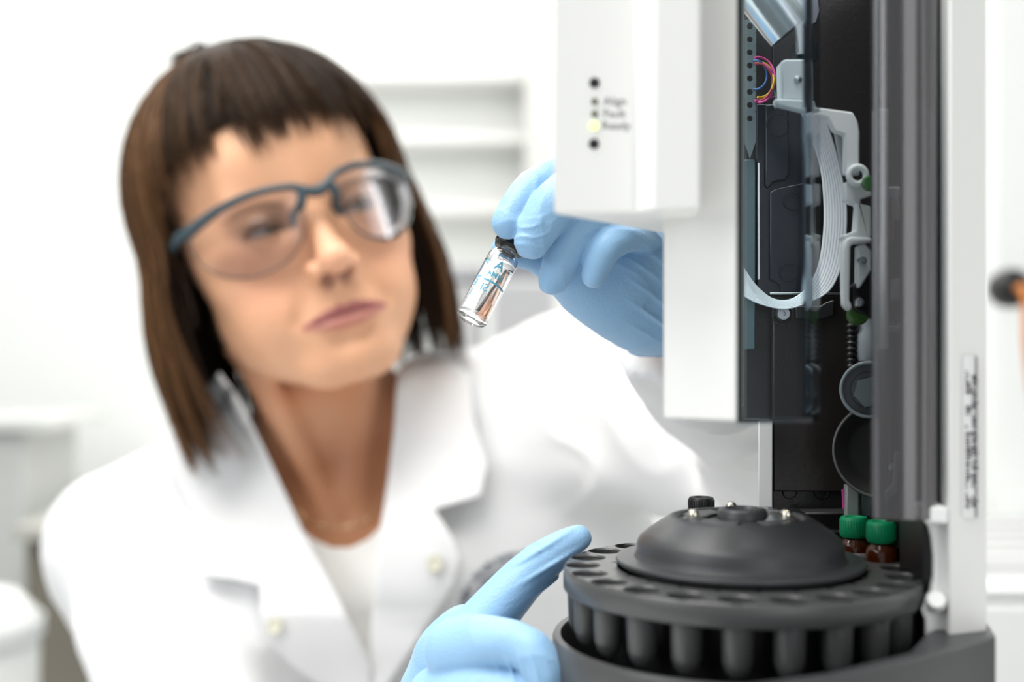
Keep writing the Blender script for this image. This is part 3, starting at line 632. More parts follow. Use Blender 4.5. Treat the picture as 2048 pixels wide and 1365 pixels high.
def glove1(p):
    d = hand1(p)
    d = d-.00022*wob(p, 230, 3)-.0004*creases(p, 110, 5, 4)
    tipf = np.exp(-(nrm(p-P(1066, 476, .431))/.0085)**2)+.7*np.exp(-(nrm(p-P(1020, 448, .435))/.007)**2)
    d = d-tipf*.0006*(creases(p*np.array([1, .6, 1]), 480, 8, 1)-.45)
    # palm folds that run up and across from the thumb side to the wrist
    q = p-P(1240, 560, .48); u = q[:, 0]*.58+q[:, 2]*.81
    fade = np.clip((q[:, 0]-.000)/.012, 0, 1)*np.clip((.024-np.abs(q[:, 2]+.002))/.012, 0, 1)
    d = d-fade*.0013*((1-np.abs(np.sin(u*480+wob(p, 70, 9)*1.5)))**2-.3)
    # fold rings at the inner side of the curled little finger
    q2 = p-P(1228, 505, .446); d = d+.0012*np.exp(-(nrm(q2*np.array([1, .6, 1]))/.0022)**2)
    # end the cuff
    cut = ((p-P(1312, 690, .500))@np.array([.35, .55, -.76])) 
    d = d-.0010*np.exp(-((cut+.0022)/.0013)**2)
    return smax(d, cut, .0008)

i2 = H([(1158, 1076, .4310, 25), (1128, 1092, .4300, 32), (1085, 1123, .4290, 40), (1040, 1166, .4270, 45), (1000, 1210, .4250, 50), (950, 1275, .4230, 60)])
t2 = H([(1095, 1385, .3900, 38), (1088, 1345, .3900, 42), (1058, 1300, .3930, 43), (985, 1286, .4010, 52), (915, 1300, .4110, 66)])
m2 = H([(1120, 1440, .3930, 44), (1040, 1396, .3930, 50), (940, 1390, .4020, 58), (880, 1400, .4130, 66)])
k2 = H([(1090, 1520, .40, 44), (1010, 1490, .40, 50), (900, 1470, .415, 60)])
def hand2(p):
    palm = smin(cap(p, P(905, 1315, .432), P(895, 1480, .445), .0125, .018), cap(p, P(935, 1262, .431), P(880, 1385, .435), .0085, .0110), .010)
    palm = smin(palm, cap(p, P(900, 1480, .445), P(860, 1640, .475), .021, .022), .015)
    d = smin(palm, fing(p, t2), .0022)
    d = smin(d, fing(p, m2), .0016); d = smin(d, fing(p, k2), .0016)
    return smin(d, fing(p, i2), .0026)
def glove2(p):
    d = hand2(p)
    d = d-.0003*wob(p, 220, 13)-.00035*creases(p, 80, 15, 5)
    # long folds along the extended finger
    a = i2[0][24]; b = i2[0][0]; u = (b-a)/np.linalg.norm(b-a); q = p-a; s = q@u; n = np.cross(u, [0, 1., 0]); w = q@n
    fade = np.exp(-((s-.017)/.011)**2)
    d = d-fade*.0009*np.maximum(np.sin(w*950+s*120+wob(p, 120, 4)), 0)**2
    # short folds under the bent thumb
    q3 = p-P(1040, 1345, .385); f3 = np.exp(-(nrm(q3*np.array([.8, .3, 1.4]))/.006)**2)
    d = d-f3*.0006*np.maximum(np.sin(q3[:, 0]*1500+q3[:, 2]*500), 0)**2
    cut = (p-P(870, 1600, .47))@np.array([-.1, .3, -.95])
    return smax(d, cut, .001)

PE = empty('person', (-.15, .90, .0), 'person with brown bobbed hair in a white lab coat, holding up a small vial', 'person')
V, Q = mesh_sdf(glove1, P(960, 720, .42)-np.array([0, .02, 0]), P(1440, 300, .56)+np.array([.02, .0, .02]), .00062)
g1 = mk('glove', V, Q, M['glove'], PE, smooth=180); g1['label'] = 'blue nitrile glove on the raised hand'
V, Q = mesh_sdf(glove2, P(760, 1650, .48)*np.array([1, 0, 1])+np.array([0, .35, 0]), P(1230, 1030, .45)*np.array([1, 0, 1])+np.array([0, .50, 0]), .00068)
g2 = mk('glove', V, Q, M['glove'], PE, smooth=180); g2['label'] = 'blue nitrile glove resting on the turret'

# ------------------------------------------------------------------ head
yaw, pit, rol = .397, -.01, -.318
TH = np.array([-.1588, .859, HC+.0742])
cy_, sy_ = math.cos(yaw), math.sin(yaw); cp_, sp_ = math.cos(pit), math.sin(pit); cr_, sr_ = math.cos(rol), math.sin(rol)
RH_ = np.array([[cr_, 0, sr_], [0, 1, 0], [-sr_, 0, cr_]])@np.array([[cy_, -sy_, 0], [sy_, cy_, 0], [0, 0, 1]])@np.array([[1, 0, 0], [0, cp_, -sp_], [0, sp_, cp_]])
def toW(l): l = np.atleast_2d(l)*np.array([1, -1, 1])*.01; return l@RH_.T+TH      # local cm (side, front, up) -> world
def toL(p): return ((p-TH)@RH_)*np.array([1, -1, 1])*100
EZ = -.55
def head0(q):
    ax_ = np.abs(q[:, 0]); s = np.stack([ax_, q[:, 1], q[:, 2]], 1)       # mirrored half
    d = ell(q, (0, -1.4, 3.5), (7.7, 9.3, 8.8))
    d = smin(d, ell(q, (0, 2.3, -1.5), (7.0, 6.2, 7.0)), 2.0)
    d = smin(d, ell(q, (0, 2.6, -6.3), (5.9, 5.4, 4.3)), 2.2)
    d = smin(d, cap(s, (5.5, -.5, -5.3), (2.2, 6.0, -9.6), 1.0, 1.3), 2.4)
    d = smin(d, cap(s, (0, 6.6, -9.8), (1.0, 6.3, -9.8), 1.7, 1.5), 1.5)
    d = smin(d, ell(s, (4.5, 5.2, -2.9), (2.2, 2.2, 1.8)), 1.6)
    d = smin(d, ell(s, (3.4, 5.4, -5.8), (2.5, 2.5, 2.6)), 1.6)
    d = smin(d, ell(q, (0, 6.3, -7.0), (2.9, 2.4, 2.6)), 1.4)
    d = smin(d, cap(s, (0, 7.4, 1.5), (3.9, 6.4, 1.5), 1.1, 1.0), 1.2)
    d = smin(d, ell(q, (0, 4.6, 4.2), (5.6, 4.2, 3.4)), 1.6)
    d = smax(d, -ell(s, (3.2, 9.0, EZ-.1), (1.75, 1.9, 1.15)), .9)
    d = smin(d, cap(q, (0, 7.5, .9), (0, 9.6, -3.3), .55, .85), .9)
    d = smin(d, ell(q, (0, 9.9, -3.75), (1.05, 1.05, .95)), .6)
    d = smin(d, ell(s, (1.25, 8.7, -4.15), (.75, 1.0, .75)), .45)
    d = smin(d, cap(s, (0, 8.6, -4.9), (0, 8.4, -5.4), .35), .5)
    d = smax(d, -ell(s, (.66, 9.3, -4.95), (.42, .65, .6)), .15)
    # eyelids with an almond opening
    lid = ell(s, (3.15, 6.75, EZ), (1.42, 1.38, 1.30))
    d = smin(d, lid, .35)
    cutz = s[:, 2]-EZ; op = ell(s, (3.15, 8.0, EZ-.15), (1.30, 1.2, .21))
    d = smax(d, -op, .12)
    d = smax(d, -cap(s, (0, 9.2, -5.6), (0, 9.2, -6.2), .32), .5)
    d = smax(d, -cap(s, (0, 8.75, -8.6), (.9, 8.5, -8.6), .42), .9)           # dip below the lower lip
    d = smax(d, -cap(s, (1.9, 8.9, -4.4), (3.0, 8.3, -6.8), .25), .9)         # fold from nose to mouth
    return d
def front(x, z):                # how far forward the bare face reaches at (x, z)
    f = np.linspace(2, 12, 2001); d = head0(np.stack([np.full_like(f, x), f, np.full_like(f, z)], 1)); return float(f[np.where(d < 0)[0].max()])
LIPU = [(x, front(x, z)-r*.35, z, r) for x, z, r in ((0, -6.98, .26), (.45, -6.88, .31), (1.1, -6.96, .28), (1.9, -7.10, .21), (2.75, -7.28, .10))]
LIPL = [(x, front(x, z)-r*.30, z, r) for x, z, r in ((0, -7.60, .38), (.8, -7.58, .36), (1.6, -7.48, .28), (2.2, -7.38, .18), (2.7, -7.30, .10))]
LIPG = [(x, front(x, z)+.12, z, .09) for x, z in ((0, -7.24), (.7, -7.19), (1.5, -7.24), (2.1, -7.27), (2.75, -7.28))]
def lips(s, L, g=0.): return chain(s, [l[:3] for l in L], [l[3]+g for l in L], .12)
def head(q):
    s = np.stack([np.abs(q[:, 0]), q[:, 1], q[:, 2]], 1); d = head0(q)
    d = smin(d, lips(s, LIPU), .22); d = smin(d, lips(s, LIPL), .25); d = smax(d, -lips(s, LIPG), .22)
    d = smin(d, ell(s, (7.7, -1.2, -1.5), (.6, 1.6, 3.0)), .5)
    return d
NK = [P(632, 640, .925), P(655, 830, .915), P(690, 1040, .915)]
def neck(p):
    d = chain(p, NK, [.052, .050, .056], .02)
    d = smin(d, cap(p, toW((-5.2, -1.5, -5.5))[0], P(668, 1032, .858), .011, .0085), .014)
    d = smin(d, cap(p, toW((5.2, -1.5, -5.5))[0], P(708, 1026, .858), .010, .0085), .014)
    return smax(d, -ell(p, P(690, 1046, .838), (.010, .016, .010)), .012)
SL, SR = P(302, 1130, .92), P(1150, 815, .91)
EL, WL = P(440, 1640, .76), P(860, 1620, .475)
ER, WR = P(1640, 960, .72), P(1385, 640, .530)
def torso(p, o=0.):
    d = cap(p, P(690, 1130, .925), P(730, 2000, 1.0), .070, .12)
    d = smin(d, cap(p, P(560, 1230, .905), P(600, 1900, .97), .070, .11), .06)
    d = smin(d, cap(p, P(880, 1150, .905), P(900, 1900, .97), .070, .11), .06)
    d = smin(d, chain(p, [SL, P(520, 1120, .925), P(690, 1100, .93), P(900, 960, .925), SR], [.048, .045, .045, .045, .048], .03), .04)
    d = smin(d, cap(p, P(690, 960, .93), SL+np.array([.05, 0, 0]), .035, .03), .05)
    d = smin(d, cap(p, P(690, 900, .93), SR-np.array([.05, 0, 0]), .035, .03), .05)
    # collar bones
    d = smin(d, cap(p, P(712, 1062, .862), P(960, 960, .885), .006, .006), .012)
    d = smin(d, cap(p, P(660, 1072, .862), P(430, 1110, .890), .006, .006), .012)
    return d-o
def arms(p, ra, rb, rc):
    a = chain(p, [SL, EL, WL], [ra, rb, rc], .02); b = chain(p, [SR, ER, WR], [ra, rb, rc], .02); return np.minimum(a, b)
def body(p):
    d = bounded(lambda q: head(toL(q))*.01, p, TH, .135)
    d = smin(d, neck(p), .014)
    t = smin(torso(p), arms(p, .046, .036, .024), .02)
    d = smin(d, t, .018)
    d = np.minimum(d, bounded(lambda q: hand1(q)+.0016, p, P(1180, 520, .47), .08))
    return np.minimum(d, bounded(lambda q: hand2(q)+.0016, p, P(950, 1350, .43), .10))
V, Q = mesh_sdf(body, P(690, 1500, .9)*np.array([1, 0, 1])+np.array([-.33, .34, -.02]), TH+np.array([.50, .20, .16]), .0021)
# pigment: skin, lips, brows, lash line, scalp
q = toL(V); s = np.stack([np.abs(q[:, 0]), q[:, 1], q[:, 2]], 1)
base = np.array([.77, .42, .25]); colr = np.tile(base, (len(V), 1))
def blend(c, w): global colr; w = np.clip(w, 0, 1)[:, None]; colr = colr*(1-w)+np.array(c)*w
fr = q[:, 1] > 3
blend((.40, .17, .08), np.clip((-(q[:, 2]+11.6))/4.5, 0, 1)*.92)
blend((.74, .33, .22), fr*.45*np.exp(-(nrm((s-np.array([4.2, 6.5, -4.2]))/np.array([2, 3, 1.8])))**2))
blend((.78, .40, .28), fr*.5*np.exp(-(nrm((s-np.array([0, 10, -3.8]))/np.array([1.2, 2, 1.2])))**2))
up = np.minimum(lips(s, LIPU, .05), lips(s, LIPL, .02))
blend((.50, .19, .16), fr*np.clip((.12-up)/.14, 0, 1)*.9)
blend((.30, .085, .085), fr*np.clip((.10-lips(s, LIPU, .03))/.12, 0, 1)*.9)
blend((.10, .055, .03), fr*np.clip(1-(np.abs(s[:, 2]-(1.25-.12*(s[:, 0]-3.6)**2+EZ+.35)))/.38, 0, 1)*np.clip((s[:, 0]-1.4)/.4, 0, 1)*np.clip((5.4-s[:, 0])/.8, 0, 1)*.75)
e_ = np.abs(ell(s, (3.15, 8.0, EZ-.12), (1.42, 1.4, .44)))
blend((.05, .03, .025), fr*np.clip(1-e_/.22, 0, 1)*(s[:, 2] > EZ-.3)*.95)
blend((.10, .05, .028), fr*np.clip(1.4-nrm((s-np.array([3.2, 8, EZ+.35]))/np.array([1.9, 3, .8])), 0, 1)*.9)
blend((.30, .12, .07), np.clip(1-nrm((q-np.array([-4.6, 6.6, -6.4]))/.28), 0, 1))
blend((.16, .04, .03), fr*np.clip(1.6-nrm((s-np.array([.64, 9.2, -4.9]))/np.array([.45, .7, .5])), 0, 1))  # shade inside the nostrils painted into the skin colour
blend((.035, .02, .012), np.clip((q[:, 2]-np.where(q[:, 1] > 3, 6.2, -6)+np.where((np.abs(q[:, 0]) > 6.3) & (q[:, 1] < 3), 10, 0))/.6, 0, 1)*((q[:, 2] > 5.5) | (q[:, 1] < 1.2)) * (q[:, 2] > -6.5))
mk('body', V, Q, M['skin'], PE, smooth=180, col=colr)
# eyes
for sx in (-1, 1):
    c = np.array([3.15*sx, 6.75, EZ]); mb = MB(); vv = []; ff = []; n = 28
    for i in range(n+1):
        for k in range(n):
            a = math.pi*i/n; b = 2*math.pi*k/n; vv.append((1.2*math.sin(a)*math.cos(b), 1.2*math.cos(a), 1.2*math.sin(a)*math.sin(b)))
    for i in range(n):
        for k in range(n): ff.append((i*n+k, i*n+(k+1) % n, (i+1)*n+(k+1) % n, (i+1)*n+k))
    vv = np.array(vv); g = np.array([.42, .86, -.30]); g /= np.linalg.norm(g); an = np.degrees(np.arccos(np.clip(vv/1.2@g, -1, 1)))
    cc = np.where((an < 11)[:, None], (.01, .01, .01), np.where((an < 31)[:, None], (.06, .07, .05), (.30, .26, .23)))
    eo = mk('eye', toW(vv+c), ff, mat('eye_surface', (.5, .5, .5), .08, attr='pigment', coat=.6), PE, smooth=180, col=cc)

# ------------------------------------------------------------------ clothes
def psdf(x, y, poly):           # signed distance to an outline, negative inside
    p = np.stack([x, y], 1); poly = np.array(poly, float); d = np.full(len(x), 1e18); s_ = np.ones(len(x)); n = len(poly)
    for i in range(n):
        a = poly[i]; b = poly[i-1]; e = b-a; w = p-a; t = np.clip((w@e)/(e@e), 0, 1); d = np.minimum(d, ((w-t[:, None]*e)**2).sum(1))
        c1 = p[:, 1] >= a[1]; c2 = p[:, 1] < b[1]; c3 = e[0]*w[:, 1] > e[1]*w[:, 0]
        s_ = np.where((c1 & c2 & c3) | (~c1 & ~c2 & ~c3), -s_, s_)
    return s_*np.sqrt(d)
def pix(p): return 1024+F*p[:, 0]/p[:, 1], 682.5-F*(p[:, 2]-HC)/p[:, 1]
def vest(p, o): return smin(torso(p), neck(p), .018)-o
NECKL = [(560, 1000), (600, 1058), (632, 1082), (665, 1096), (700, 1096), (735, 1080), (765, 1050), (800, 1000), (900, 1100), (900, 1600), (500, 1600), (500, 1100)]
def shirt(p):
    x, y = pix(p); return smax(vest(p, .0035)+.0004*wob(p, 120, 21), psdf(x, y, NECKL)/F*p[:, 1], .002)
V, Q = mesh_sdf(shirt, P(690, 1500, .9)*np.array([1, 0, 1])+np.array([-.12, .78, 0]), P(760, 960, .9)*np.array([1, 0, 1])+np.array([.06, .93, 0]), .0022)
mk('shirt', V, Q, M['shirt'], PE, smooth=180)
VOP = [(380, 690), (462, 790), (525, 905), (566, 990), (600, 1062), (655, 1165), (705, 1262), (738, 1322), (744, 1290), (748, 1200), (756, 1110), (766, 1040), (778, 960), (792, 860), (812, 700), (830, 560), (500, 500)]
def coat_full(p, folds=True):
    t = torso(p, .013)
    t = smin(t, smax(neck(p)-.012, p[:, 2]-P(0, 770, .9)[2], .01), .02)
    sl = np.minimum(chain(p, [SL, EL, WL], [.060, .052, .043], .02), chain(p, [SR, ER, WR], [.060, .052, .036], .02))
    t = smin(t, cap(p, P(1110, 960, .915), P(1330, 1700, .95), .055, .10), .06)
    t = smin(t, cap(p, P(455, 905, .93), P(250, 1090, .925), .036, .058), .03)
    if folds:
        sl = sl-.009*np.maximum(wob(p, 42, 31), -.4)-.0035*creases(p, 45, 33, 2)
        t = t-.0045*wob(p*np.array([1.3, 1, .5]), 34, 41)-.0012*wob(p, 85, 43)
    return smin(t, sl, .022)
def coat(p):
    x, y = pix(p); d = coat_full(p)
    v_ = psdf(x, y, VOP)/F*p[:, 1]
    v_ = np.where(p[:, 1] > .96, .05, v_)
    d = smax(d, -v_, .003)
    cuffR = (p-(WR+np.array([-.012, -.010, -.006])))@(-(ER-WR)/np.linalg.norm(ER-WR)); 
    cuffL = (p-(WL+(EL-WL)*.10))@(-(EL-WL)/np.linalg.norm(EL-WL))
    return smax(d, smax(np.where(nrm(p-WR) < .12, cuffR, -.05), np.where(nrm(p-WL) < .12, cuffL, -.05), .001), .002)
lo_ = np.array([-.40, .42, P(0, 1560, .9)[2]]); hi_ = np.array([.36, 1.02, P(0, 560, .9)[2]])
V, Q = mesh_sdf(coat, lo_, hi_, .0034)
ct = mk('lab_coat', V, Q, M['coat'], PE, smooth=180)
V, Q = mesh_sdf(coat_full, lo_, hi_, .006)
bv = BVHTree.FromPolygons([tuple(v) for v in V], [tuple(int(i) for i in q_) for q_ in Q])
def hit(x, y):
    o = Vector((0, 0, HC)); d = (Vector(P(x, y, 1.))-o).normalized(); r = bv.ray_cast(o, d); return None if r[0] is None else np.array(r[0])
def drape(name, poly, off, m, parent, th=.0012, step=14, lift=None, fallback=.84):
    bm = bmesh.new(); vs = [bm.verts.new((x, y, 0)) for x, y in poly]; bm.faces.new(vs)
    bmesh.ops.triangulate(bm, faces=bm.faces[:])
    for _ in range(7):
        es = [e for e in bm.edges if e.calc_length() > step]
        if not es: break
        bmesh.ops.subdivide_edges(bm, edges=es, cuts=1); bmesh.ops.triangulate(bm, faces=bm.faces[:])
    v = []; hs = []
    for q_ in bm.verts:
        h = hit(q_.co.x, q_.co.y)
        hs.append(h)
    ok = [(a.co.x, a.co.y, h[1]) for a, h in zip(bm.verts, hs) if h is not None]
    for q_, h in zip(bm.verts, hs):
        if h is None: h = P(q_.co.x, q_.co.y, min(ok, key=lambda k: (k[0]-q_.co.x)**2+(k[1]-q_.co.y)**2)[2])
        o_ = off+(lift(q_.co.x, q_.co.y) if lift else 0)
        v.append(P(q_.co.x, q_.co.y, h[1]-o_))
    f = [[a.index for a in fc.verts] for fc in bm.faces]; bm.free()
    o = mk(name, v, f, m, parent, smooth=60); s = o.modifiers.new('thick', 'SOLIDIFY'); s.thickness = th; s.offset = 0
    return o
lapL = [(470, 1160), (400, 1150), (385, 1030), (330, 930), (345, 870), (400, 790), (440, 745), (478, 800), (530, 905), (572, 992), (606, 1062), (660, 1165), (712, 1268), (745, 1335), (742, 1420), (660, 1390), (590, 1340), (538, 1288), (528, 1262), (522, 1222), (520, 1172)]
lapR = [(795, 740), (850, 700), (905, 722), (938, 752), (950, 850), (975, 930), (962, 992), (868, 1020), (905, 1075), (924, 1118), (905, 1180), (850, 1262), (770, 1380), (740, 1420), (738, 1330), (744, 1230), (752, 1130), (764, 1040), (776, 960), (788, 860)]
drape('lapel', lapL, .010, M['coat'], ct, lift=lambda x, y: .010*max(0, 1-abs(y-1230)/160))
drape('lapel', lapR, .011, M['coat'], ct, lift=lambda x, y: .012*max(0, 1-abs(y-1060)/160))
bt_m = mat('pearl_button', (.62, .60, .48), .25, coat=.3)
for x, y, o_ in ((550, 1253, .021), (870, 1128, .020)):
    h = hit(x, y); h = P(x, y, h[1]-o_)
    r = .0052
    MB().lathe([(0, -.001), (r, -.001), (r*1.05, .0006), (r*.9, .0016), (r*.6, .0010), (0, .0008)], h, (-.2, -1, .15), 28).build('snap_button', bt_m, ct, smooth=50)
# printed round emblem on the chest, mostly behind the hand
em = MB(); rr = random.Random(11)
for ring, (rad, sz) in enumerate(((128, 9), (104, 12), (84, 7))):
    for a in range(92, 200, 8 if ring != 1 else 10):
        t = math.radians(a+rr.uniform(-1, 1)); x = 1052+rad*math.cos(t); y = 1238-rad*math.sin(t); h = hit(x, y)
        if h is None: continue
        c = P(x, y, h[1]-.0016); w = sz/F*h[1]*rr.uniform(.7, 1.2)
        em.add([tuple(c+np.array([w*math.cos(t+k), 0, w*.8*math.sin(t+k)])) for k in np.linspace(0, 6.28, 9)[:-1]]+[tuple(c+np.array([0, .002, 0]))], [tuple(range(8))]+[(k, (k+1) % 8, 8) for k in range(8)])
em.build('chest_emblem', mat('grey_embroidery', (.16, .17, .21), .8), ct)
# necklace, small and golden
nk = MB(); pts = []
for x, y in spline([(596, 1010), (612, 1040), (645, 1052), (680, 1055), (715, 1050), (742, 1030), (765, 985)], 60):
    o = Vector((0, 0, HC)); pts.append((x, y))
bod = [o for o in PE.children if o.name.startswith('body')][0]
bvb = BVHTree.FromPolygons([tuple(v.co+Vector(PE.location)) for v in bod.data.vertices], [tuple(p.vertices) for p in bod.data.polygons])
np_ = []
for x, y in pts:
    r = bvb.ray_cast(Vector((0, 0, HC)), (Vector(P(x, y, 1.))-Vector((0, 0, HC))).normalized())
    if r[0] is not None: np_.append(P(x, y, r[0][1]-.0008))
mm = MB().tube(np_, .0006, 6)
for k in (8, 20, 34, 46): mm.lathe([(0, -.0018), (.0014, -.001), (.0018, 0), (.0014, .001), (0, .0018)], np_[min(k, len(np_)-1)], (0, 0, 1), 12)
mm.build('necklace', M['gold'], PE, smooth=60)

# ------------------------------------------------------------------ hair
def strands(specs, name, parent):
    v = []; f = []; c = []; n0 = 0; S = 4
    for path, r, colr_ in specs:
        m_ = len(path); path = np.array(path); T = np.gradient(path, axis=0); T /= np.linalg.norm(T, axis=1)[:, None]+1e-9
        U = np.cross(T, [0.1, .2, 1.]); U /= np.linalg.norm(U, axis=1)[:, None]+1e-9; W_ = np.cross(T, U)
        t = np.linspace(0, 1, m_); rr_ = r*np.clip(np.minimum(1, (1-t)*3.5)+.08, 0, 1)
        for k in range(S):
            a = 2*math.pi*k/S; v.append(path+(U*math.cos(a)+W_*math.sin(a)*.6)*rr_[:, None])
        idx = n0+np.arange(m_)
        for k in range(S):
            k2 = (k+1) % S; a = idx+k*m_; b = idx+k2*m_
            f.append(np.stack([a[:-1], b[:-1], b[1:], a[1:]], 1))
        c.append(np.tile(colr_, (S*m_, 1))); n0 += S*m_
    return mk(name, np.concatenate(v), np.concatenate(f), M['hair'], parent, smooth=180, col=np.concatenate(c))
HCn = np.array([0, -1.3, 3.2]); HR = np.array([9.35, 10.3, 10.4])
GL = (np.array([0, 0, -1.])@RH_)*np.array([1, -1, 1])
def hair_path(az, zend, rad=1., root=10., curl=0., sway=0., n=22, flare=0.):
    """a strand in head space: from the crown over the skull, then hanging down to height zend"""
    a = math.radians(az); zeq = HCn[2]-1.0; pts = []
    zr_ = HCn[2]+HR[2]*rad*math.cos(math.radians(root))
    L = max(zr_-zend, .5); over = 9.0
    for i in range(n):
        t = i/(n-1)
        th0 = math.radians(root)
        if zend > zeq:
            the = math.acos(max(-1, min(1, (zend-HCn[2])/(HR[2]*rad)))); th = th0+(the-th0)*t; drop = 0
        else:
            tot = over+(zeq-zend); s_ = t*tot; the = math.radians(96)
            if s_ < over: th = th0+(the-th0)*s_/over; drop = 0
            else: th = the; drop = s_-over
        rx = math.sin(th)*rad; z = HCn[2]+HR[2]*rad*math.cos(th)-drop
        k = 1+flare*(drop/10)-.010*max(drop-6, 0)**1.3+.01*math.sin(drop*.6+az)
        tw = math.radians(sway)*t*t
        x = HR[0]*rx*k*math.sin(a+tw); y = HCn[1]+HR[1]*rx*k*math.cos(a+tw)
        if drop:
            x *= 1-curl*(drop/max(zeq-zend, .1))**3
            if az < 0: w_ = .55*min(1, drop/4); x += (GL[0]+0)*drop*w_; y += GL[1]*drop*w_
        pts.append((x, y, z))
    p = np.array(pts); return p
rg = random.Random(5); specs = []
def endz(az):
    a = abs(az) if az > 0 else abs(az)-8
    if a < 44: return 5.6+.5*math.sin(az*.21)
    if a < 58: return 5.9-(a-44)/14*6.5
    return (-12.8 if az < 0 else -11.3)
NC = 270
for c in range(NC):
    az = -180+360*(c+rg.random())/NC
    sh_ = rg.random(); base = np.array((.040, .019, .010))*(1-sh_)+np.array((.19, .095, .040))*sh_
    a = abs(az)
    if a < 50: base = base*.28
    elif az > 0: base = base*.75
    ze = endz(az)+rg.gauss(0, .55 if a > 50 else .5)
    if a < 52: ze += rg.choice((-1.3, -.6, 0, .2, .5, 1.0))
    curl = rg.uniform(0, .10); sway = rg.gauss(0, 5); rad = rg.uniform(1.0, 1.06); root = rg.uniform(2, 26)
    if az < -60 and az > -140 and rg.random() < .5: curl += .15
    cen = hair_path(az, ze-.3, rad, root, curl, sway, flare=.05 if az < 0 else .11)
    pinch = rg.uniform(.25, .85)
    for s_ in range(15):
        p = hair_path(az+rg.gauss(0, 1.5), ze+rg.gauss(0, .35), rad*rg.uniform(.985, 1.012), root, curl, sway+rg.gauss(0, 1.5), flare=.05 if az < 0 else .11)
        t = np.linspace(0, 1, len(p))[:, None]
        p = p+(cen-p)*t**2*pinch
        p = p+np.array([rg.gauss(0, .12), rg.gauss(0, .12), 0])*t+.10*np.sin(t*9+rg.random()*6)*np.array([1, 1, 0])*t
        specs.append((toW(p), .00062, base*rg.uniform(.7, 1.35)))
for az, ze in ((-20, 5.0), (-13, 4.6), (-4, 4.5), (-2, 4.9), (9, 4.6), (11, 4.9), (-33, 4.6), (-40, 4.2)):
    for k in range(12):
        p = hair_path(az+rg.gauss(0, .5), ze+rg.gauss(0, .3), 1.0+rg.uniform(0, .02), rg.uniform(5, 30), 0, -az*.1)
        specs.append((toW(p), .0007, np.array((.035, .019, .011))*rg.uniform(.7, 1.4)))
# inner dark mass so the neck and wall do not show through
for c in range(900):
    az = rg.uniform(52, 300); az = az if az < 180 else az-360
    p = hair_path(az, endz(az)+rg.uniform(.5, 3), rg.uniform(.90, .98), rg.uniform(5, 60), rg.uniform(0, .1), rg.gauss(0, 4), n=16, flare=.02 if az < 0 else .07)
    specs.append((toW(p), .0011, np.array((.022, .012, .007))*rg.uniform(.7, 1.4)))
for c in range(500):
    az = rg.uniform(-46, 46); p = hair_path(az, rg.uniform(6.4, 7.4), rg.uniform(.985, 1.0), rg.uniform(5, 40), n=14)
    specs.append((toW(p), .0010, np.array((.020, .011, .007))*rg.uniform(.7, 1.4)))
# a stray tuft at the back of the crown
for c in range(60):
    j = lambda k: rg.gauss(0, k)
    p = spline([P(470+j(6), 118+j(6), .90), P(432+j(4), 104+j(5), .905), P(398+j(5), 100+j(6), .91), P(368+j(6), 112+j(5), .91), P(345+j(8), 126+j(4), .91)], 12)
    specs.append((np.array(p), .0009, np.array((.03, .018, .012))))
hr = strands(specs, 'hair', PE)

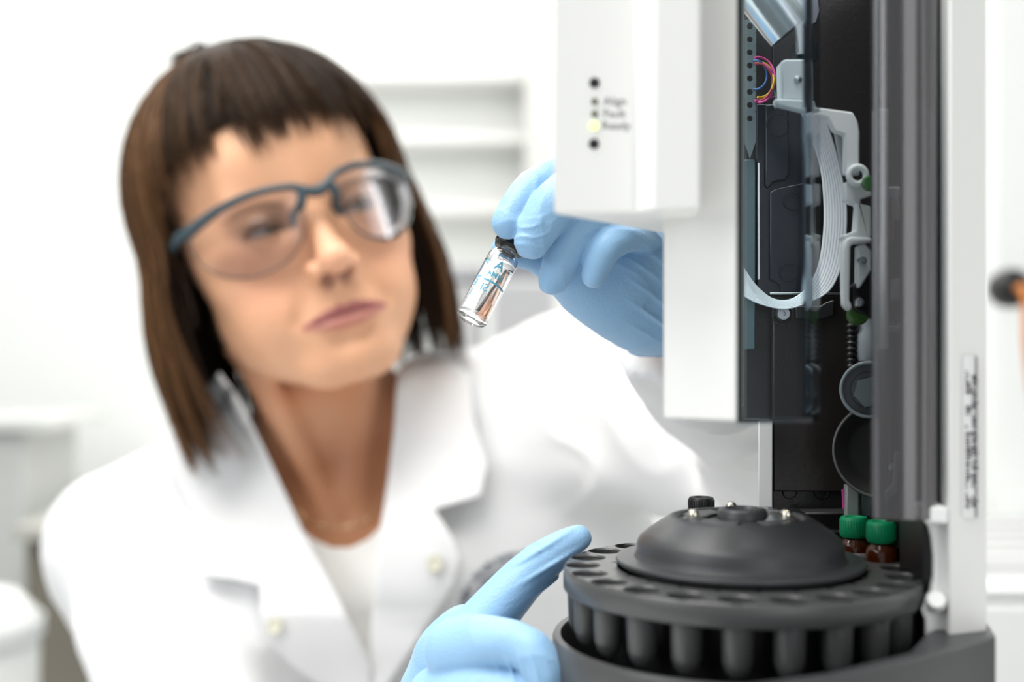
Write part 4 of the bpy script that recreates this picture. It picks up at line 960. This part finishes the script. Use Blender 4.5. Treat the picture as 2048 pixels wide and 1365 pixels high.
# ------------------------------------------------------------------ safety glasses
SG = empty('safety_glasses', toW((0, 9.6, .8))[0], 'grey-blue half-frame safety glasses with clear lenses worn on the face', 'safety glasses')
def wrap(x, z, o=0.):
    x = x*(1+.09*min(1, abs(x)/5))+.40*math.exp(-(x/3.2)**2)-.08; z = z-.42; return (x, 9.9+o-x*x/15.5-.02*(z-.5)**2-.05*max(0, .5-z), z)
def tub(name, pts, rad, m, parent=SG, n=40):
    p = spline([wrap(*q) if len(q) == 2 else q for q in pts], n); r_ = spline([(r,) for r in rad], n)
    W_ = [toW(a)[0] for a in p]; return MB().tube(W_, [float(q[0]) for q in r_], 10).build(name, m, parent, smooth=70)
tub('brow_frame', [(-8.0, 5.2, .75), (-6.7, 1.25), (-5.0, 1.85), (-3.2, 2.05), (-1.7, 1.85), (-1.05, 1.55), (-.6, 1.25), (0, 1.1), (.6, 1.3), (1.05, 1.6), (1.7, 1.95), (3.2, 2.25), (5.0, 2.1), (6.7, 1.45), (7.9, 5.2, .8)],
    [.0040, .0040, .0029, .0025, .0024, .0028, .0034, .0038, .0034, .0028, .0024, .0024, .0026, .0032, .0036], M['frame'], n=90)
for sx in (-1, 1):
    tub('nose_pad', [(sx*.9, 1.5), (sx*1.15, .6), (sx*1.4, 8.9, -.3), (sx*1.55, 8.7, -1.0)], [.0032, .0030, .0026, .0018], M['frame'])
    tub('temple_arm', [(sx*7.8, 5.6, .7), (sx*8.2, 3.8, .6), (sx*8.2, 0, .3), (sx*7.9, -3, -.4)], [.0034, .003, .0026, .0022], M['frame'])
    o_ = [(.95, 1.35), (1.7, 1.80), (3.2, 2.10), (5.0, 1.9), (6.5, 1.3), (6.9, .4), (6.6, -1.1), (5.6, -2.3), (4.2, -2.85), (2.8, -2.6), (1.75, -1.7), (1.2, -.3)]
    bm = bmesh.new(); vs = [bm.verts.new((x, z, 0)) for x, z in [tuple(q) for q in spline(o_+[o_[0]], 60)[:-1]]]; bm.faces.new(vs); bmesh.ops.triangulate(bm, faces=bm.faces[:])
    for _ in range(6):
        es = [e for e in bm.edges if e.calc_length() > .45]
        if not es: break
        bmesh.ops.subdivide_edges(bm, edges=es, cuts=1); bmesh.ops.triangulate(bm, faces=bm.faces[:])
    v = [toW(wrap(a.co.x*sx, a.co.y, .02))[0] for a in bm.verts]; f = [[a.index for a in q.verts] for q in bm.faces]; bm.free()
    e_ = [toW(wrap(a*sx, b, .02))[0] for a, b in spline(o_[4:]+[o_[0]], 50)]
    l = mk('lens', v, f, M['lens'], SG, smooth=180); s_ = l.modifiers.new('thick', 'SOLIDIFY'); s_.thickness = .0016; s_.offset = 0
    MB().tube(e_, .0005, 6).build('lens_edge', mat('lens_edge_tint', (.22, .24, .26), .25, trans=.5), l, smooth=60)
